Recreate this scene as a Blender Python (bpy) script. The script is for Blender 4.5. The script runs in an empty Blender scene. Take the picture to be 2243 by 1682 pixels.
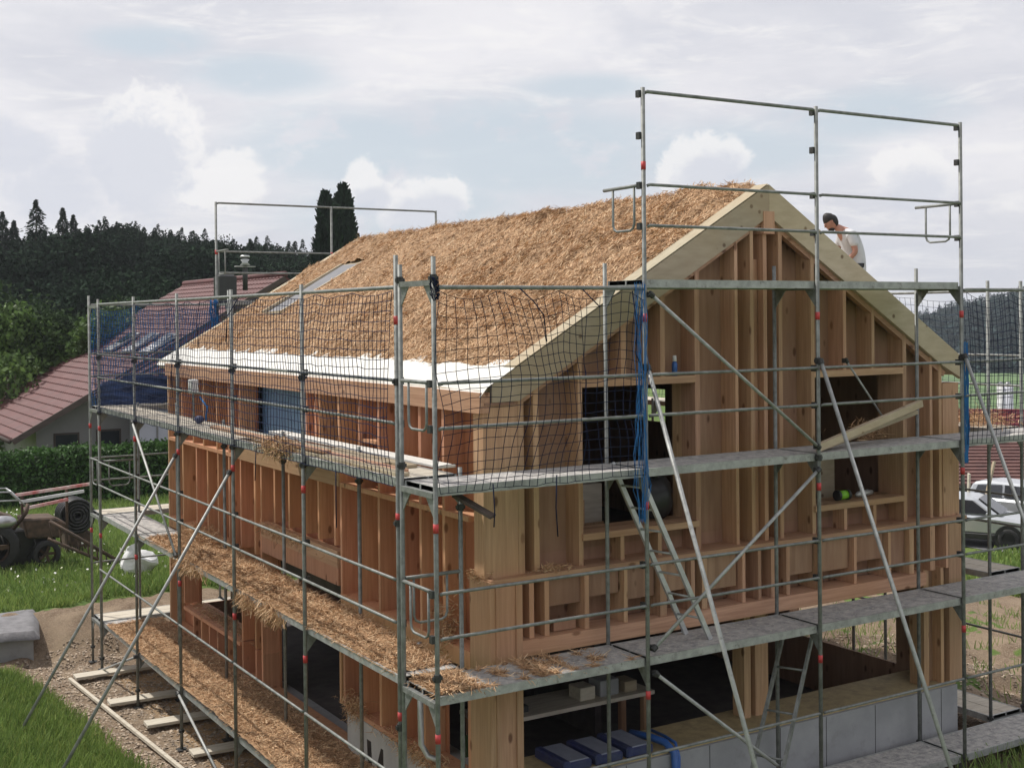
import bpy, bmesh, math, random
import numpy as np
from mathutils import Vector, Matrix, noise
random.seed(7); rng = np.random.default_rng(7)
scene = bpy.context.scene
COL = scene.collection
R = math.radians

# ------------------------------------------------------------------ camera
CAMP = Vector((-5.6551, -10.6972, 3.7062))
yaw, pit, rol = 0.5491, 0.0066, -0.0099
fw = Vector((math.sin(yaw)*math.cos(pit), math.cos(yaw)*math.cos(pit), -math.sin(pit)))
r0 = Vector((math.cos(yaw), -math.sin(yaw), 0)); u0 = r0.cross(fw)
r_ = math.cos(rol)*r0 + math.sin(rol)*u0; u_ = -math.sin(rol)*r0 + math.cos(rol)*u0
cam = bpy.data.cameras.new('camera'); camo = bpy.data.objects.new('camera', cam); COL.objects.link(camo)
m = Matrix.Identity(4)
for i in range(3):
    m[i][0] = r_[i]; m[i][1] = u_[i]; m[i][2] = -fw[i]; m[i][3] = CAMP[i]
camo.matrix_world = m
cam.sensor_width = 36; cam.lens = 2725.2/2243*36; cam.shift_x = 0; cam.shift_y = -129/2243
cam.clip_start = 0.1; cam.clip_end = 5000
scene.camera = camo

# ------------------------------------------------------------------ world, sun, exposure
SUN_EL, SUN_AZ = R(56), R(-30)          # azimuth measured from +Y towards +X
w = bpy.data.worlds.new('World'); scene.world = w; w.use_nodes = True
nt = w.node_tree; N = nt.nodes; L = nt.links; N.clear()
out = N.new('ShaderNodeOutputWorld'); bg = N.new('ShaderNodeBackground'); bg.inputs[1].default_value = 0.1
L.new(bg.outputs[0], out.inputs[0])
sky = N.new('ShaderNodeTexSky'); sky.sky_type = 'NISHITA'; sky.sun_disc = False
sky.sun_elevation = SUN_EL; sky.sun_rotation = SUN_AZ; sky.altitude = 300
tc = N.new('ShaderNodeTexCoord')
def wmath(op, a, b=None, c=None, clamp=False):
    n = N.new('ShaderNodeMath'); n.operation = op; n.use_clamp = clamp
    for i, v in enumerate((a, b, c)):
        if v is None: continue
        if isinstance(v, (int, float)): n.inputs[i].default_value = v
        else: L.new(v, n.inputs[i])
    return n.outputs[0]
def wnoise(scale, detail, rough, mz=1.0, off=(0, 0, 0), dist=0.0):
    mp = N.new('ShaderNodeMapping'); mp.inputs['Scale'].default_value = (1, 1, mz); mp.inputs['Location'].default_value = off
    L.new(tc.outputs['Generated'], mp.inputs[0])
    n = N.new('ShaderNodeTexNoise'); n.inputs['Scale'].default_value = scale
    n.inputs['Detail'].default_value = detail; n.inputs['Roughness'].default_value = rough
    n.inputs['Distortion'].default_value = dist
    L.new(mp.outputs[0], n.inputs[0]); return n.outputs[0]
def wramp(v, a, b, smooth=True):
    n = N.new('ShaderNodeMapRange'); n.interpolation_type = 'SMOOTHSTEP' if smooth else 'LINEAR'
    L.new(v, n.inputs[0]); n.inputs[1].default_value = a; n.inputs[2].default_value = b
    n.inputs[3].default_value = 0; n.inputs[4].default_value = 1; return n.outputs[0]
def pdir(px, py):
    a = (px-1121.5)/2725.2; b = -(py-841+129)/2725.2
    return (fw + a*r_ + b*u_).normalized()
def blob(px, py, rad, el=1.0, wob=None, soft=0.35):
    """soft-edged patch of the sky round a direction; rad in degrees, el = vertical squeeze"""
    d = pdir(px, py)
    v = N.new('ShaderNodeVectorMath'); v.operation = 'SUBTRACT'; L.new(tc.outputs['Generated'], v.inputs[0]); v.inputs[1].default_value = d
    s = N.new('ShaderNodeVectorMath'); s.operation = 'MULTIPLY'; L.new(v.outputs[0], s.inputs[0]); s.inputs[1].default_value = (1, 1, el)
    l = N.new('ShaderNodeVectorMath'); l.operation = 'LENGTH'; L.new(s.outputs[0], l.inputs[0])
    rr = math.tan(R(rad)); x = l.outputs['Value']
    if wob is not None: x = wmath('ADD', x, wmath('MULTIPLY', wmath('SUBTRACT', wob, 0.5), rr*1.6))
    n = wramp(x, rr*(1-soft), rr*(1+soft)); return wmath('SUBTRACT', 1.0, n)
def wmax(*a):
    o = a[0]
    for b in a[1:]: o = wmath('MAXIMUM', o, b)
    return o
def wmix(f, a, b):
    n = N.new('ShaderNodeMix'); n.data_type = 'RGBA'
    if isinstance(f, float): n.inputs[0].default_value = f
    else: L.new(f, n.inputs[0])
    for i, c in ((6, a), (7, b)):
        if isinstance(c, tuple): n.inputs[i].default_value = (*c, 1)
        else: L.new(c, n.inputs[i])
    return n.outputs[2]
nA = wnoise(7, 7, 0.55, 2.6, (1.3, 0.2, 0.4)); nB = wnoise(16, 9, 0.62, 1.6, (3, 1, 0)); nC = wnoise(3.2, 8, 0.6, 3.4, (0.4, 2.2, 1))
nD = wnoise(38, 8, 0.6, 1.2, (5, 1, 2))
gap = wmax(blob(1180, 330, 7.5, 3.6, nA, .5), blob(560, 160, 3.0, 3.4, nA, .6), blob(1560, 340, 5.5, 4.0, nA, .5), blob(1900, 250, 4, 3.8, nA, .6), blob(760, 330, 5, 3.0, nA, .5), blob(340, 90, 2.4, 3.8, nA, .6), blob(900, 460, 5, 3.6, nA, .5), blob(1300, 190, 3, 5, nA, .6))
gap = wmath('MULTIPLY', gap, wmath('SUBTRACT', 1.0, wramp(nB, 0.50, 0.68)))
nE = wnoise(11, 10, 0.68, 5.0, (2, 4, 1), 0.6)
base = wmix(wramp(nC, 0.34, 0.66), (8.25, 8.15, 8.45), (6.5, 6.6, 7.2))
base = wmix(wmath('MULTIPLY', wramp(nE, 0.47, 0.70), 0.75), base, (8.95, 8.8, 8.8))
base = wmix(wmath('MULTIPLY', wramp(nB, 0.52, 0.70), 0.35), base, (6.2, 6.4, 7.15))
blue = wmix(0.9, sky.outputs[0], (5.9, 6.65, 7.3))
c = wmix(wmath('MULTIPLY', gap, 0.85), base, blue)
# low cumulus heads: bright rims, greyer hearts
nD = wnoise(52, 12, 0.66, 1.15, (5, 1, 2), 0.3)
cum = wmax(blob(1545, 350, 1.7, 1.5, nD, .2), blob(1600, 345, .9, 1.0, nD, .2), blob(1480, 375, 1.0, 1.2, nD, .2), blob(1985, 370, 1.5, 1.4, nD, .2), blob(2030, 400, 1.3, 1.1, nD, .2), blob(797, 400, .85, .8, nD, .2), blob(915, 445, 2.1, 2.0, nD, .2), blob(985, 430, 1.0, 1.2, nD, .2), blob(330, 320, 2.3, 0.95, nD, .2), blob(510, 390, 1.5, 1.2, nD, .2), blob(440, 410, 1.5, 1.4, nD, .12))
heart = wmax(blob(1565, 385, 1.6, 1.6, nD, .4), blob(2015, 420, 1.4, 1.5, nD, .5), blob(930, 468, 1.7, 2.0, nD, .4), blob(985, 450, .7, 1.4, nD, .4), blob(300, 360, 2.2, 1.0, nD, .3), blob(815, 440, .9, 1.4, nD, .4), blob(120, 420, 2.2, 1.6, nD, .5), blob(30, 330, 1.6, 1.3, nD, .4))
c = wmix(wmath('MULTIPLY', cum, 0.8), c, (9.1, 8.95, 8.9))
c = wmix(wmath('MULTIPLY', heart, 0.75), c, (6.3, 6.55, 7.35))
L.new(c, bg.inputs[0])
sun = bpy.data.lights.new('sun', 'SUN'); sun.energy = 3.9; sun.angle = R(1.6); sun.color = (1, 0.95, 0.87)
so = bpy.data.objects.new('sun', sun); COL.objects.link(so)
sd = Vector((math.sin(SUN_AZ)*math.cos(SUN_EL), math.cos(SUN_AZ)*math.cos(SUN_EL), math.sin(SUN_EL)))
so.rotation_euler = sd.to_track_quat('Z', 'Y').to_euler(); so.location = (0, 0, 60)
vs = scene.view_settings; vs.view_transform = 'Standard'; vs.look = 'None'; vs.gamma = 1; vs.exposure = 0.08

# ------------------------------------------------------------------ materials
def M(name, c1, c2=None, sc=(6, 6, 6), rough=0.7, metal=0.0, bump=0.0, bsc=None, knots=False, island=0.0, dirt=None, spec=0.5, lo=0.35, hi=0.65, trans=0.0, det=5, tint=None):
    m = bpy.data.materials.new(name); m.use_nodes = True; t = m.node_tree; n = t.nodes; l = t.links
    b = n['Principled BSDF']; b.inputs['Roughness'].default_value = rough; b.inputs['Metallic'].default_value = metal
    b.inputs['Specular IOR Level'].default_value = spec
    c2 = c2 or tuple(x*0.75 for x in c1)
    co = n.new('ShaderNodeTexCoord'); mp = n.new('ShaderNodeMapping'); mp.inputs['Scale'].default_value = sc
    l.new(co.outputs['Object'], mp.inputs[0])
    nz = n.new('ShaderNodeTexNoise'); nz.inputs['Scale'].default_value = 1; nz.inputs['Detail'].default_value = det; nz.inputs['Roughness'].default_value = 0.6
    l.new(mp.outputs[0], nz.inputs[0])
    def mr(v, a, b_, c=0., d=1.):
        q = n.new('ShaderNodeMapRange'); l.new(v, q.inputs[0]); q.inputs[1].default_value = a; q.inputs[2].default_value = b_
        q.inputs[3].default_value = c; q.inputs[4].default_value = d; return q.outputs[0]
    def mix(f, a, c, mode='MIX'):
        q = n.new('ShaderNodeMix'); q.data_type = 'RGBA'; q.blend_type = mode
        if isinstance(f, float): q.inputs[0].default_value = f
        else: l.new(f, q.inputs[0])
        for i, v in ((6, a), (7, c)):
            if isinstance(v, tuple): q.inputs[i].default_value = (*v, 1)
            else: l.new(v, q.inputs[i])
        return q.outputs[2]
    col = mix(mr(nz.outputs[0], lo, hi), c1, c2)
    if knots:
        vo = n.new('ShaderNodeTexVoronoi'); vo.inputs['Scale'].default_value = 1
        m2 = n.new('ShaderNodeMapping'); m2.inputs['Scale'].default_value = tuple(5.5 if s > 3 else 2.6 for s in sc); l.new(co.outputs['Object'], m2.inputs[0])
        l.new(m2.outputs[0], vo.inputs[0])
        vc = n.new('ShaderNodeSeparateColor'); l.new(vo.outputs['Color'], vc.inputs[0])
        km = n.new('ShaderNodeMath'); km.operation = 'MULTIPLY'; l.new(mr(vo.outputs['Distance'], 0.10, 0.19, 0.9, 0.0), km.inputs[0]); l.new(mr(vc.outputs[0], 0.30, 0.38), km.inputs[1])
        col = mix(km.outputs[0], col, tuple(x*q for x, q in zip(c1, (.25, .17, .12))))
        ob = n.new('ShaderNodeObjectInfo'); hs = n.new('ShaderNodeHueSaturation'); l.new(mr(ob.outputs['Random'], 0, 1, .80, 1.16), hs.inputs['Value'])
        fr_ = n.new('ShaderNodeMath'); fr_.operation = 'FRACT'; m7 = n.new('ShaderNodeMath'); m7.operation = 'MULTIPLY'; m7.inputs[1].default_value = 7.31; l.new(ob.outputs['Random'], m7.inputs[0]); l.new(m7.outputs[0], fr_.inputs[0])
        l.new(mr(fr_.outputs[0], 0, 1, .488, .507), hs.inputs['Hue']); l.new(col, hs.inputs['Color']); col = hs.outputs[0]
        n3 = n.new('ShaderNodeTexNoise'); n3.inputs['Scale'].default_value = 0.9; n3.inputs['Detail'].default_value = 3; l.new(co.outputs['Object'], n3.inputs[0])
        col = mix(mr(n3.outputs[0], 0.4, 0.7, 0, 0.45), col, (c1[0]*0.85, c1[1]*0.7, c1[2]*0.55))
    if dirt:
        n4 = n.new('ShaderNodeTexNoise'); n4.inputs['Scale'].default_value = dirt[1]; n4.inputs['Detail'].default_value = 6; n4.inputs['Roughness'].default_value = 0.7
        l.new(co.outputs['Object'], n4.inputs[0]); col = mix(mr(n4.outputs[0], dirt[2], dirt[3], 0, 0.85), col, dirt[0])
    if island:
        g = n.new('ShaderNodeNewGeometry'); oi = n.new('ShaderNodeHueSaturation'); l.new(mr(g.outputs['Random Per Island'], 0, 1, 1-island, 1+island), oi.inputs['Value'])
        l.new(col, oi.inputs['Color']); col = oi.outputs[0]
        if tint: col = mix(mr(g.outputs['Random Per Island'], 0.72, 0.95, 0, 0.8), col, tint)
    l.new(col, b.inputs['Base Color'])
    if bump:
        mb = n.new('ShaderNodeMapping'); mb.inputs['Scale'].default_value = bsc or tuple(s*4 for s in sc); l.new(co.outputs['Object'], mb.inputs[0])
        nb = n.new('ShaderNodeTexNoise'); nb.inputs['Scale'].default_value = 1; nb.inputs['Detail'].default_value = 4; l.new(mb.outputs[0], nb.inputs[0])
        bp = n.new('ShaderNodeBump'); bp.inputs['Strength'].default_value = bump; bp.inputs['Distance'].default_value = 0.02
        l.new(nb.outputs[0], bp.inputs['Height']); l.new(bp.outputs[0], b.inputs['Normal'])
    if trans:
        tr = n.new('ShaderNodeBsdfTranslucent'); l.new(col, tr.inputs[0]); ms = n.new('ShaderNodeMixShader'); ms.inputs[0].default_value = trans
        l.new(b.outputs[0], ms.inputs[1]); l.new(tr.outputs[0], ms.inputs[2]); l.new(ms.outputs[0], n['Material Output'].inputs[0])
    return m
WC1, WC2 = (0.55, 0.35, 0.215), (0.40, 0.235, 0.138)
woodV = M('spruce_upright', WC1, WC2, (28, 28, 1.3), 0.65, knots=True, bump=0.1)
woodX = M('spruce_across', WC1, WC2, (1.3, 28, 28), 0.65, knots=True, bump=0.1)
woodY = M('spruce_along', WC1, WC2, (28, 1.3, 28), 0.65, knots=True, bump=0.1)
paleX = M('pale_board', (0.46, 0.395, 0.28), (0.38, 0.32, 0.22), (3.5, 14, 14), 0.7, knots=True)
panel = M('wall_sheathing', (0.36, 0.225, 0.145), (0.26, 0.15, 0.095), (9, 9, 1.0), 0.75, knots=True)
panelL = M('bounce_tinted_sheathing', (0.42, 0.17, 0.09), (0.32, 0.12, 0.062), (9, 9, 1.0), 0.75, knots=True)  # same timber as the gable; the red of bounced light is in its colour
studL = M('sun_tinted_stud', (0.62, 0.345, 0.20), (0.48, 0.24, 0.13), (26, 26, 1.2), 0.65, knots=True)  # same timber as the gable studs, with sunlit orange put into the colour
membr = M('white_membrane', (0.70, 0.69, 0.65), (0.58, 0.57, 0.54), (3, 3, 3), 0.6, bump=0.15, bsc=(6, 6, 6))
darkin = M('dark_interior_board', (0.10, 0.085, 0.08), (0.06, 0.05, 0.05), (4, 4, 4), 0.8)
greysheet = M('grey_underlay', (0.20, 0.20, 0.215), (0.16, 0.16, 0.175), (3, 3, 3), 0.8)
bluesheet = M('blue_sheet', (0.22, 0.36, 0.60), (0.15, 0.26, 0.46), (9, 9, 0.6), 0.5)
conc = M('concrete', (0.34, 0.345, 0.36), (0.27, 0.275, 0.29), (1.6, 1.6, 1.6), 0.85, bump=0.15, dirt=((0.2, 0.2, 0.2), 3.0, 0.55, 0.8))
conclight = M('light_concrete', (0.46, 0.45, 0.43), (0.36, 0.35, 0.34), (2.5, 2.5, 1.0), 0.85, bump=0.15)
steel = M('galvanised_steel', (0.235, 0.245, 0.235), (0.14, 0.147, 0.14), (11, 11, 11), 0.55, 0.15, bump=0.1, dirt=((0.10, 0.095, 0.09), 14, 0.56, 0.72))
galvl = M('bright_galvanised_steel', (0.40, 0.41, 0.40), (0.27, 0.275, 0.27), (9, 9, 9), 0.5, 0.15, bump=0.1, dirt=((0.15, 0.14, 0.13), 16, 0.56, 0.7))
steeld = M('dark_fitting', (0.07, 0.07, 0.07), (0.04, 0.04, 0.04), (30, 30, 30), 0.6, 0.5)
alu = M('aluminium', (0.55, 0.56, 0.56), (0.42, 0.43, 0.43), (10, 10, 10), 0.45, 0.6)
redp = M('red_paint', (0.55, 0.045, 0.05), (0.42, 0.05, 0.05), (20, 20, 20), 0.5)
deckm = M('weathered_deck', (0.48, 0.46, 0.44), (0.24, 0.235, 0.235), (9, 9, 9), 0.85, bump=0.4, dirt=((0.58, 0.55, 0.48), 22, 0.54, 0.62), det=8)
plankm = M('grey_plank', (0.60, 0.55, 0.46), (0.46, 0.41, 0.33), (3, 18, 18), 0.8, bump=0.15)
strawm = M('straw', (0.60, 0.385, 0.22), (0.42, 0.25, 0.135), (3, 3, 3), 0.75, island=0.42, spec=0.25, tint=(0.74, 0.58, 0.38), dirt=((0.33, 0.20, 0.105), 1.6, 0.50, 0.72))
strawg = M('straw_bed', (0.42, 0.26, 0.14), (0.22, 0.13, 0.07), (14, 14, 14), 0.9, bump=0.8, bsc=(30, 30, 30))
netm = M('blue_cord', (0.018, 0.024, 0.06), (0.012, 0.016, 0.035), (5, 5, 5), 0.9, spec=0.1)
netb = M('bright_blue_cord', (0.04, 0.19, 0.46), (0.03, 0.13, 0.34), (5, 5, 5), 0.8, spec=0.2)
tileR = M('red_roof_tiles', (0.115, 0.032, 0.031), (0.08, 0.025, 0.026), (1.5, 1.5, 1.5), 0.7, dirt=((0.14, 0.07, 0.07), 2.2, 0.5, 0.75))
tileB = M('brown_roof_tiles', (0.20, 0.10, 0.085), (0.13, 0.065, 0.06), (2, 2, 2), 0.8, dirt=((0.09, 0.06, 0.055), 2.5, 0.5, 0.75))
plaster = M('grey_plaster', (0.30, 0.29, 0.29), (0.25, 0.245, 0.24), (1, 1, 1), 0.9)
plasterw = M('pale_plaster', (0.62, 0.63, 0.70), (0.56, 0.57, 0.63), (1, 1, 1), 0.9)
brownwood = M('dark_stained_timber', (0.085, 0.06, 0.05), (0.055, 0.04, 0.035), (3, 3, 14), 0.75)
glassd = M('dark_glass', (0.03, 0.035, 0.045), (0.02, 0.022, 0.03), (2, 2, 2), 0.12, spec=0.8)
blackp = M('black_plastic', (0.025, 0.025, 0.028), (0.015, 0.015, 0.016), (8, 8, 8), 0.45)
rubber = M('rubber', (0.03, 0.03, 0.03), (0.02, 0.02, 0.02), (12, 12, 12), 0.8)
silver = M('silver_paint', (0.55, 0.57, 0.60), (0.50, 0.52, 0.55), (2, 2, 2), 0.25, 0.5)
rimm = M('wheel_rim', (0.5, 0.5, 0.52), (0.35, 0.35, 0.36), (6, 6, 6), 0.35, 0.7)
rust = M('rusty_iron', (0.13, 0.085, 0.06), (0.06, 0.045, 0.035), (7, 7, 7), 0.8, 0.3)
whitem = M('white_plastic', (0.72, 0.72, 0.72), (0.60, 0.60, 0.61), (4, 4, 4), 0.5)
pinkred = M('faded_red_paint', (0.55, 0.12, 0.12), (0.75, 0.60, 0.58), (3, 3, 3), 0.6)
bark = M('bark', (0.09, 0.065, 0.045), (0.05, 0.038, 0.03), (14, 14, 3), 0.9)
leafL = M('bright_leaves', (0.12, 0.195, 0.05), (0.07, 0.125, 0.035), (0.6, 0.6, 0.6), 0.6, island=0.45, trans=0.25, spec=0.3)
leafD = M('dark_leaves', (0.045, 0.075, 0.028), (0.028, 0.05, 0.022), (0.5, 0.5, 0.5), 0.8, island=0.4, trans=0.15, spec=0.1)
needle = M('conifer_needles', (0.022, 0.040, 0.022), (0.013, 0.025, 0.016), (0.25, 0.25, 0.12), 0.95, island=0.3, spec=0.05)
haze_needle = M('far_forest', (0.028, 0.055, 0.055), (0.02, 0.04, 0.042), (0.02, 0.02, 0.02), 0.8, island=0.35, spec=0.2)  # blue of the distant air is mixed into the foliage colour
hedgem = M('hedge_leaves', (0.07, 0.15, 0.035), (0.04, 0.09, 0.022), (2, 2, 2), 0.55, island=0.5, trans=0.2, spec=0.3)
grassm = M('grass_blades', (0.25, 0.35, 0.095), (0.15, 0.24, 0.06), (0.7, 0.7, 0.7), 0.6, island=0.4, trans=0.25, spec=0.25, tint=(0.30, 0.34, 0.10))
asph = M('asphalt', (0.17, 0.17, 0.175), (0.13, 0.13, 0.135), (3, 3, 3), 0.9)
yellowp = M('osb_sill_board', (0.46, 0.36, 0.19), (0.36, 0.28, 0.15), (7, 7, 7), 0.8, dirt=((0.25, 0.2, 0.12), 5, 0.5, 0.7))
tarpb = M('blue_printed_film', (0.022, 0.03, 0.12), (0.05, 0.06, 0.12), (9, 9, 9), 0.35)
skinm = M('skin', (0.42, 0.21, 0.15), (0.37, 0.18, 0.13), (6, 6, 6), 0.55)
shirtm = M('light_grey_cotton', (0.60, 0.61, 0.64), (0.52, 0.53, 0.56), (5, 5, 5), 0.85)
hairm = M('dark_hair', (0.018, 0.014, 0.012), (0.01, 0.008, 0.008), (40, 40, 10), 0.6)
denim = M('dark_trousers', (0.06, 0.07, 0.09), (0.045, 0.05, 0.065), (10, 10, 10), 0.85)
limeg = M('lime_plastic', (0.25, 0.62, 0.04), (0.2, 0.5, 0.03), (5, 5, 5), 0.4)
bluep = M('blue_plastic', (0.04, 0.13, 0.42), (0.03, 0.10, 0.33), (6, 6, 6), 0.4)
stone = M('grey_cover', (0.20, 0.195, 0.205), (0.13, 0.128, 0.135), (6, 6, 6), 0.8, bump=0.4)
flowerm = M('white_petals', (0.8, 0.8, 0.76), (0.7, 0.7, 0.5), (3, 3, 3), 0.7)

# ------------------------------------------------------------------ helpers
WL = {}
def tag(o, label=None, cat=None, group=None, kind=None):
    if label: o['label'] = label
    if cat: o['category'] = cat
    if group: o['group'] = group
    if kind: o['kind'] = kind
    return o
def thing(name, label, cat, loc=(0, 0, 0), group=None):
    o = bpy.data.objects.new(name, None); o.empty_display_size = 0.2; COL.objects.link(o); o.location = loc
    WL[o.name] = Vector(loc); return tag(o, label, cat, group)
def link_mesh(name, me, mat, parent=None, smooth=False, origin=None):
    o = bpy.data.objects.new(name, me); COL.objects.link(o); me.materials.append(mat)
    off = WL[parent.name] if parent else (Vector(origin) if origin else Vector((0, 0, 0)))
    if off.length: me.transform(Matrix.Translation(-off))
    if parent: o.parent = parent; WL[o.name] = off
    else: o.location = off; WL[o.name] = off
    if smooth: me.polygons.foreach_set('use_smooth', [True]*len(me.polygons))
    me.update(); return o
class MB:
    def __init__(s): s.v = []; s.f = []
    def add(s, vs, fs):
        k = len(s.v); s.v += [tuple(v) for v in vs]; s.f += [tuple(i+k for i in f) for f in fs]; return s
    def box(s, x0, x1, y0, y1, z0, z1):
        return s.add([(x0, y0, z0), (x1, y0, z0), (x1, y1, z0), (x0, y1, z0), (x0, y0, z1), (x1, y0, z1), (x1, y1, z1), (x0, y1, z1)],
                     [(0, 3, 2, 1), (4, 5, 6, 7), (0, 1, 5, 4), (1, 2, 6, 5), (2, 3, 7, 6), (3, 0, 4, 7)])
    def beam(s, p, q, w, h, up=(0, 0, 1)):
        p, q = Vector(p), Vector(q); d = (q-p).normalized(); a = d.cross(Vector(up))
        if a.length < 1e-4: a = d.cross(Vector((1, 0, 0)))
        a.normalize(); b = a.cross(d).normalized(); a = a*w/2; b = b*h/2
        vs = [p-a-b, p+a-b, p+a+b, p-a+b, q-a-b, q+a-b, q+a+b, q-a+b]
        return s.add(vs, [(0, 3, 2, 1), (4, 5, 6, 7), (0, 1, 5, 4), (1, 2, 6, 5), (2, 3, 7, 6), (3, 0, 4, 7)])
    def tube(s, pts, r, n=8, caps=True):
        pts = [Vector(p) for p in pts]; k = len(s.v); rs = r if isinstance(r, (list, tuple)) else [r]*len(pts)
        prev = None
        for i, p in enumerate(pts):
            d = (pts[min(i+1, len(pts)-1)]-pts[max(i-1, 0)]).normalized()
            if prev is None: a = d.cross(Vector((0, 0, 1)) if abs(d.z) < .9 else Vector((1, 0, 0)))
            else: a = prev - d*prev.dot(d)
            a.normalize(); prev = a; b = d.cross(a)
            for j in range(n):
                t = 2*math.pi*j/n; s.v.append(tuple(p+(a*math.cos(t)+b*math.sin(t))*rs[i]))
        for i in range(len(pts)-1):
            for j in range(n):
                s.f.append((k+i*n+j, k+i*n+(j+1) % n, k+(i+1)*n+(j+1) % n, k+(i+1)*n+j))
        if caps:
            s.f.append(tuple(k+j for j in range(n))[::-1]); s.f.append(tuple(k+(len(pts)-1)*n+j for j in range(n)))
        return s
    def prism(s, poly, off):
        off = Vector(off); n = len(poly); k = [Vector(p) for p in poly]
        return s.add(k+[p+off for p in k], [tuple(range(n))[::-1], tuple(range(n, 2*n))]+[(i, (i+1) % n, n+(i+1) % n, n+i) for i in range(n)])
    def ball(s, c, r, nu=12, nv=8, sq=(1, 1, 1)):
        k = len(s.v); c = Vector(c)
        for i in range(nv+1):
            th = math.pi*i/nv
            for j in range(nu):
                ph = 2*math.pi*j/nu
                s.v.append((c.x+r*sq[0]*math.sin(th)*math.cos(ph), c.y+r*sq[1]*math.sin(th)*math.sin(ph), c.z+r*sq[2]*math.cos(th)))
        for i in range(nv):
            for j in range(nu):
                s.f.append((k+i*nu+j, k+(i+1)*nu+j, k+(i+1)*nu+(j+1) % nu, k+i*nu+(j+1) % nu))
        return s
    def build(s, name, mat, parent=None, smooth=False, origin=None, bevel=0):
        me = bpy.data.meshes.new(name); me.from_pydata(s.v, [], s.f); me.validate()
        bm = bmesh.new(); bm.from_mesh(me); bmesh.ops.recalc_face_normals(bm, faces=bm.faces); bm.to_mesh(me); bm.free()
        o = link_mesh(name, me, mat, parent, smooth, origin)
        if bevel:
            b = o.modifiers.new('bevel', 'BEVEL'); b.width = bevel; b.segments = 1; b.limit_method = 'ANGLE'
        return o
def quads(name, V, mat, parent=None, origin=None):
    """V: (n,4,3) array of separate quads"""
    n = len(V); me = bpy.data.meshes.new(name); me.vertices.add(n*4); me.vertices.foreach_set('co', V.reshape(-1).astype(np.float32))
    me.loops.add(n*4); me.loops.foreach_set('vertex_index', np.arange(n*4, dtype=np.int32))
    me.polygons.add(n); me.polygons.foreach_set('loop_start', np.arange(0, n*4, 4, dtype=np.int32)); me.update(calc_edges=True)
    return link_mesh(name, me, mat, parent, origin=origin)
def ribbons(name, P, D, Nn, ln, wd, mat, parent=None, curl=0.25, origin=None):
    """straw stalks / blades: P start (n,3), D unit direction, Nn unit side, two-quad bent ribbons"""
    n = len(P); ln = ln[:, None]; wd = wd[:, None]
    up = np.cross(D, Nn); bend = rng.normal(0, curl, (n, 1))
    p0 = P; p1 = P+D*ln*0.5+up*bend*ln*0.25; p2 = P+D*ln+Nn*rng.normal(0, curl, (n, 1))*ln*0.3
    h = Nn*wd/2
    v = np.stack([p0-h, p0+h, p1+h, p1-h, p2+h*.6, p2-h*.6], 1).reshape(-1, 3)
    i = np.arange(n)[:, None]*6
    f = np.concatenate([i+[[0, 1, 2, 3]], i+[[3, 2, 4, 5]]], 1).reshape(-1)
    me = bpy.data.meshes.new(name); me.vertices.add(len(v)); me.vertices.foreach_set('co', v.reshape(-1).astype(np.float32))
    me.loops.add(len(f)); me.loops.foreach_set('vertex_index', f.astype(np.int32)); me.polygons.add(2*n)
    me.polygons.foreach_set('loop_start', np.arange(0, len(f), 4, dtype=np.int32)); me.update(calc_edges=True)
    return link_mesh(name, me, mat, parent, origin=origin)
def unit(a): return a/np.maximum(np.linalg.norm(a, axis=1, keepdims=True), 1e-9)
def nz3(x, y, z=0., s=1.): return noise.noise(Vector((x*s, y*s, z*s)))
def heightbed(name, f, u0, u1, v0, v1, du, mat, parent=None, skip=None):
    nu = max(2, int((u1-u0)/du)); nv = max(2, int((v1-v0)/du)); vs = []; fs = []
    for i in range(nu+1):
        for j in range(nv+1): vs.append(f(u0+(u1-u0)*i/nu, v0+(v1-v0)*j/nv))
    for i in range(nu):
        for j in range(nv):
            if skip and skip(u0+(u1-u0)*(i+.5)/nu, v0+(v1-v0)*(j+.5)/nv): continue
            a = i*(nv+1)+j; fs.append((a, a+nv+1, a+nv+2, a+1))
    me = bpy.data.meshes.new(name); me.from_pydata(vs, [], fs); return link_mesh(name, me, mat, parent, True)

def sstep(a, b, x):
    t = min(1, max(0, (x-a)/(b-a))); return t*t*(3-2*t)
# ------------------------------------------------------------------ ground
def bank_edge(y): return -0.68-0.1*(y-8) if y > 5.5 else -0.43+0.25*(5.5-y)*0.6
def H(x, y):
    z = -3.0+0.62*sstep(0.9, 2.4, x)
    e = bank_edge(y)+0.10*nz3(x*0, y, 3, 1.3)
    bk = 1-sstep(13.2, 14.4, y)
    if x < e: z += bk*min(0.42*(e-x), 2.6)
    f = sstep(14.4, 16.4, y+0.5*nz3(x, y, 5, .8))
    z = z*(1-f)+(-2.4)*f
    if x > 11.5: z -= 1.65*sstep(11.5, 27, x)
    if x > 30: z -= min(0.05*(x-30), 14)*sstep(30, 60, x)
    if y > 48 and x < 60: z += 0.10*(y-48)*(1-sstep(30, 60, x-0.35*y))
    d = abs(x)+abs(y)
    if d < 60:
        z += 0.035*nz3(x, y, 0, 2.3)+0.02*nz3(x, y, 2, 7)
        if x > 9.2 and y < 14 and x < 20: z += 0.22*nz3(x, y, 1, 0.9)+0.10*nz3(x, y, 4, 2.6)
        if 13.6 < y < 17.5 and x < 8: z += 0.14*nz3(x, y, 9, 2.2)
    return z
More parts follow.
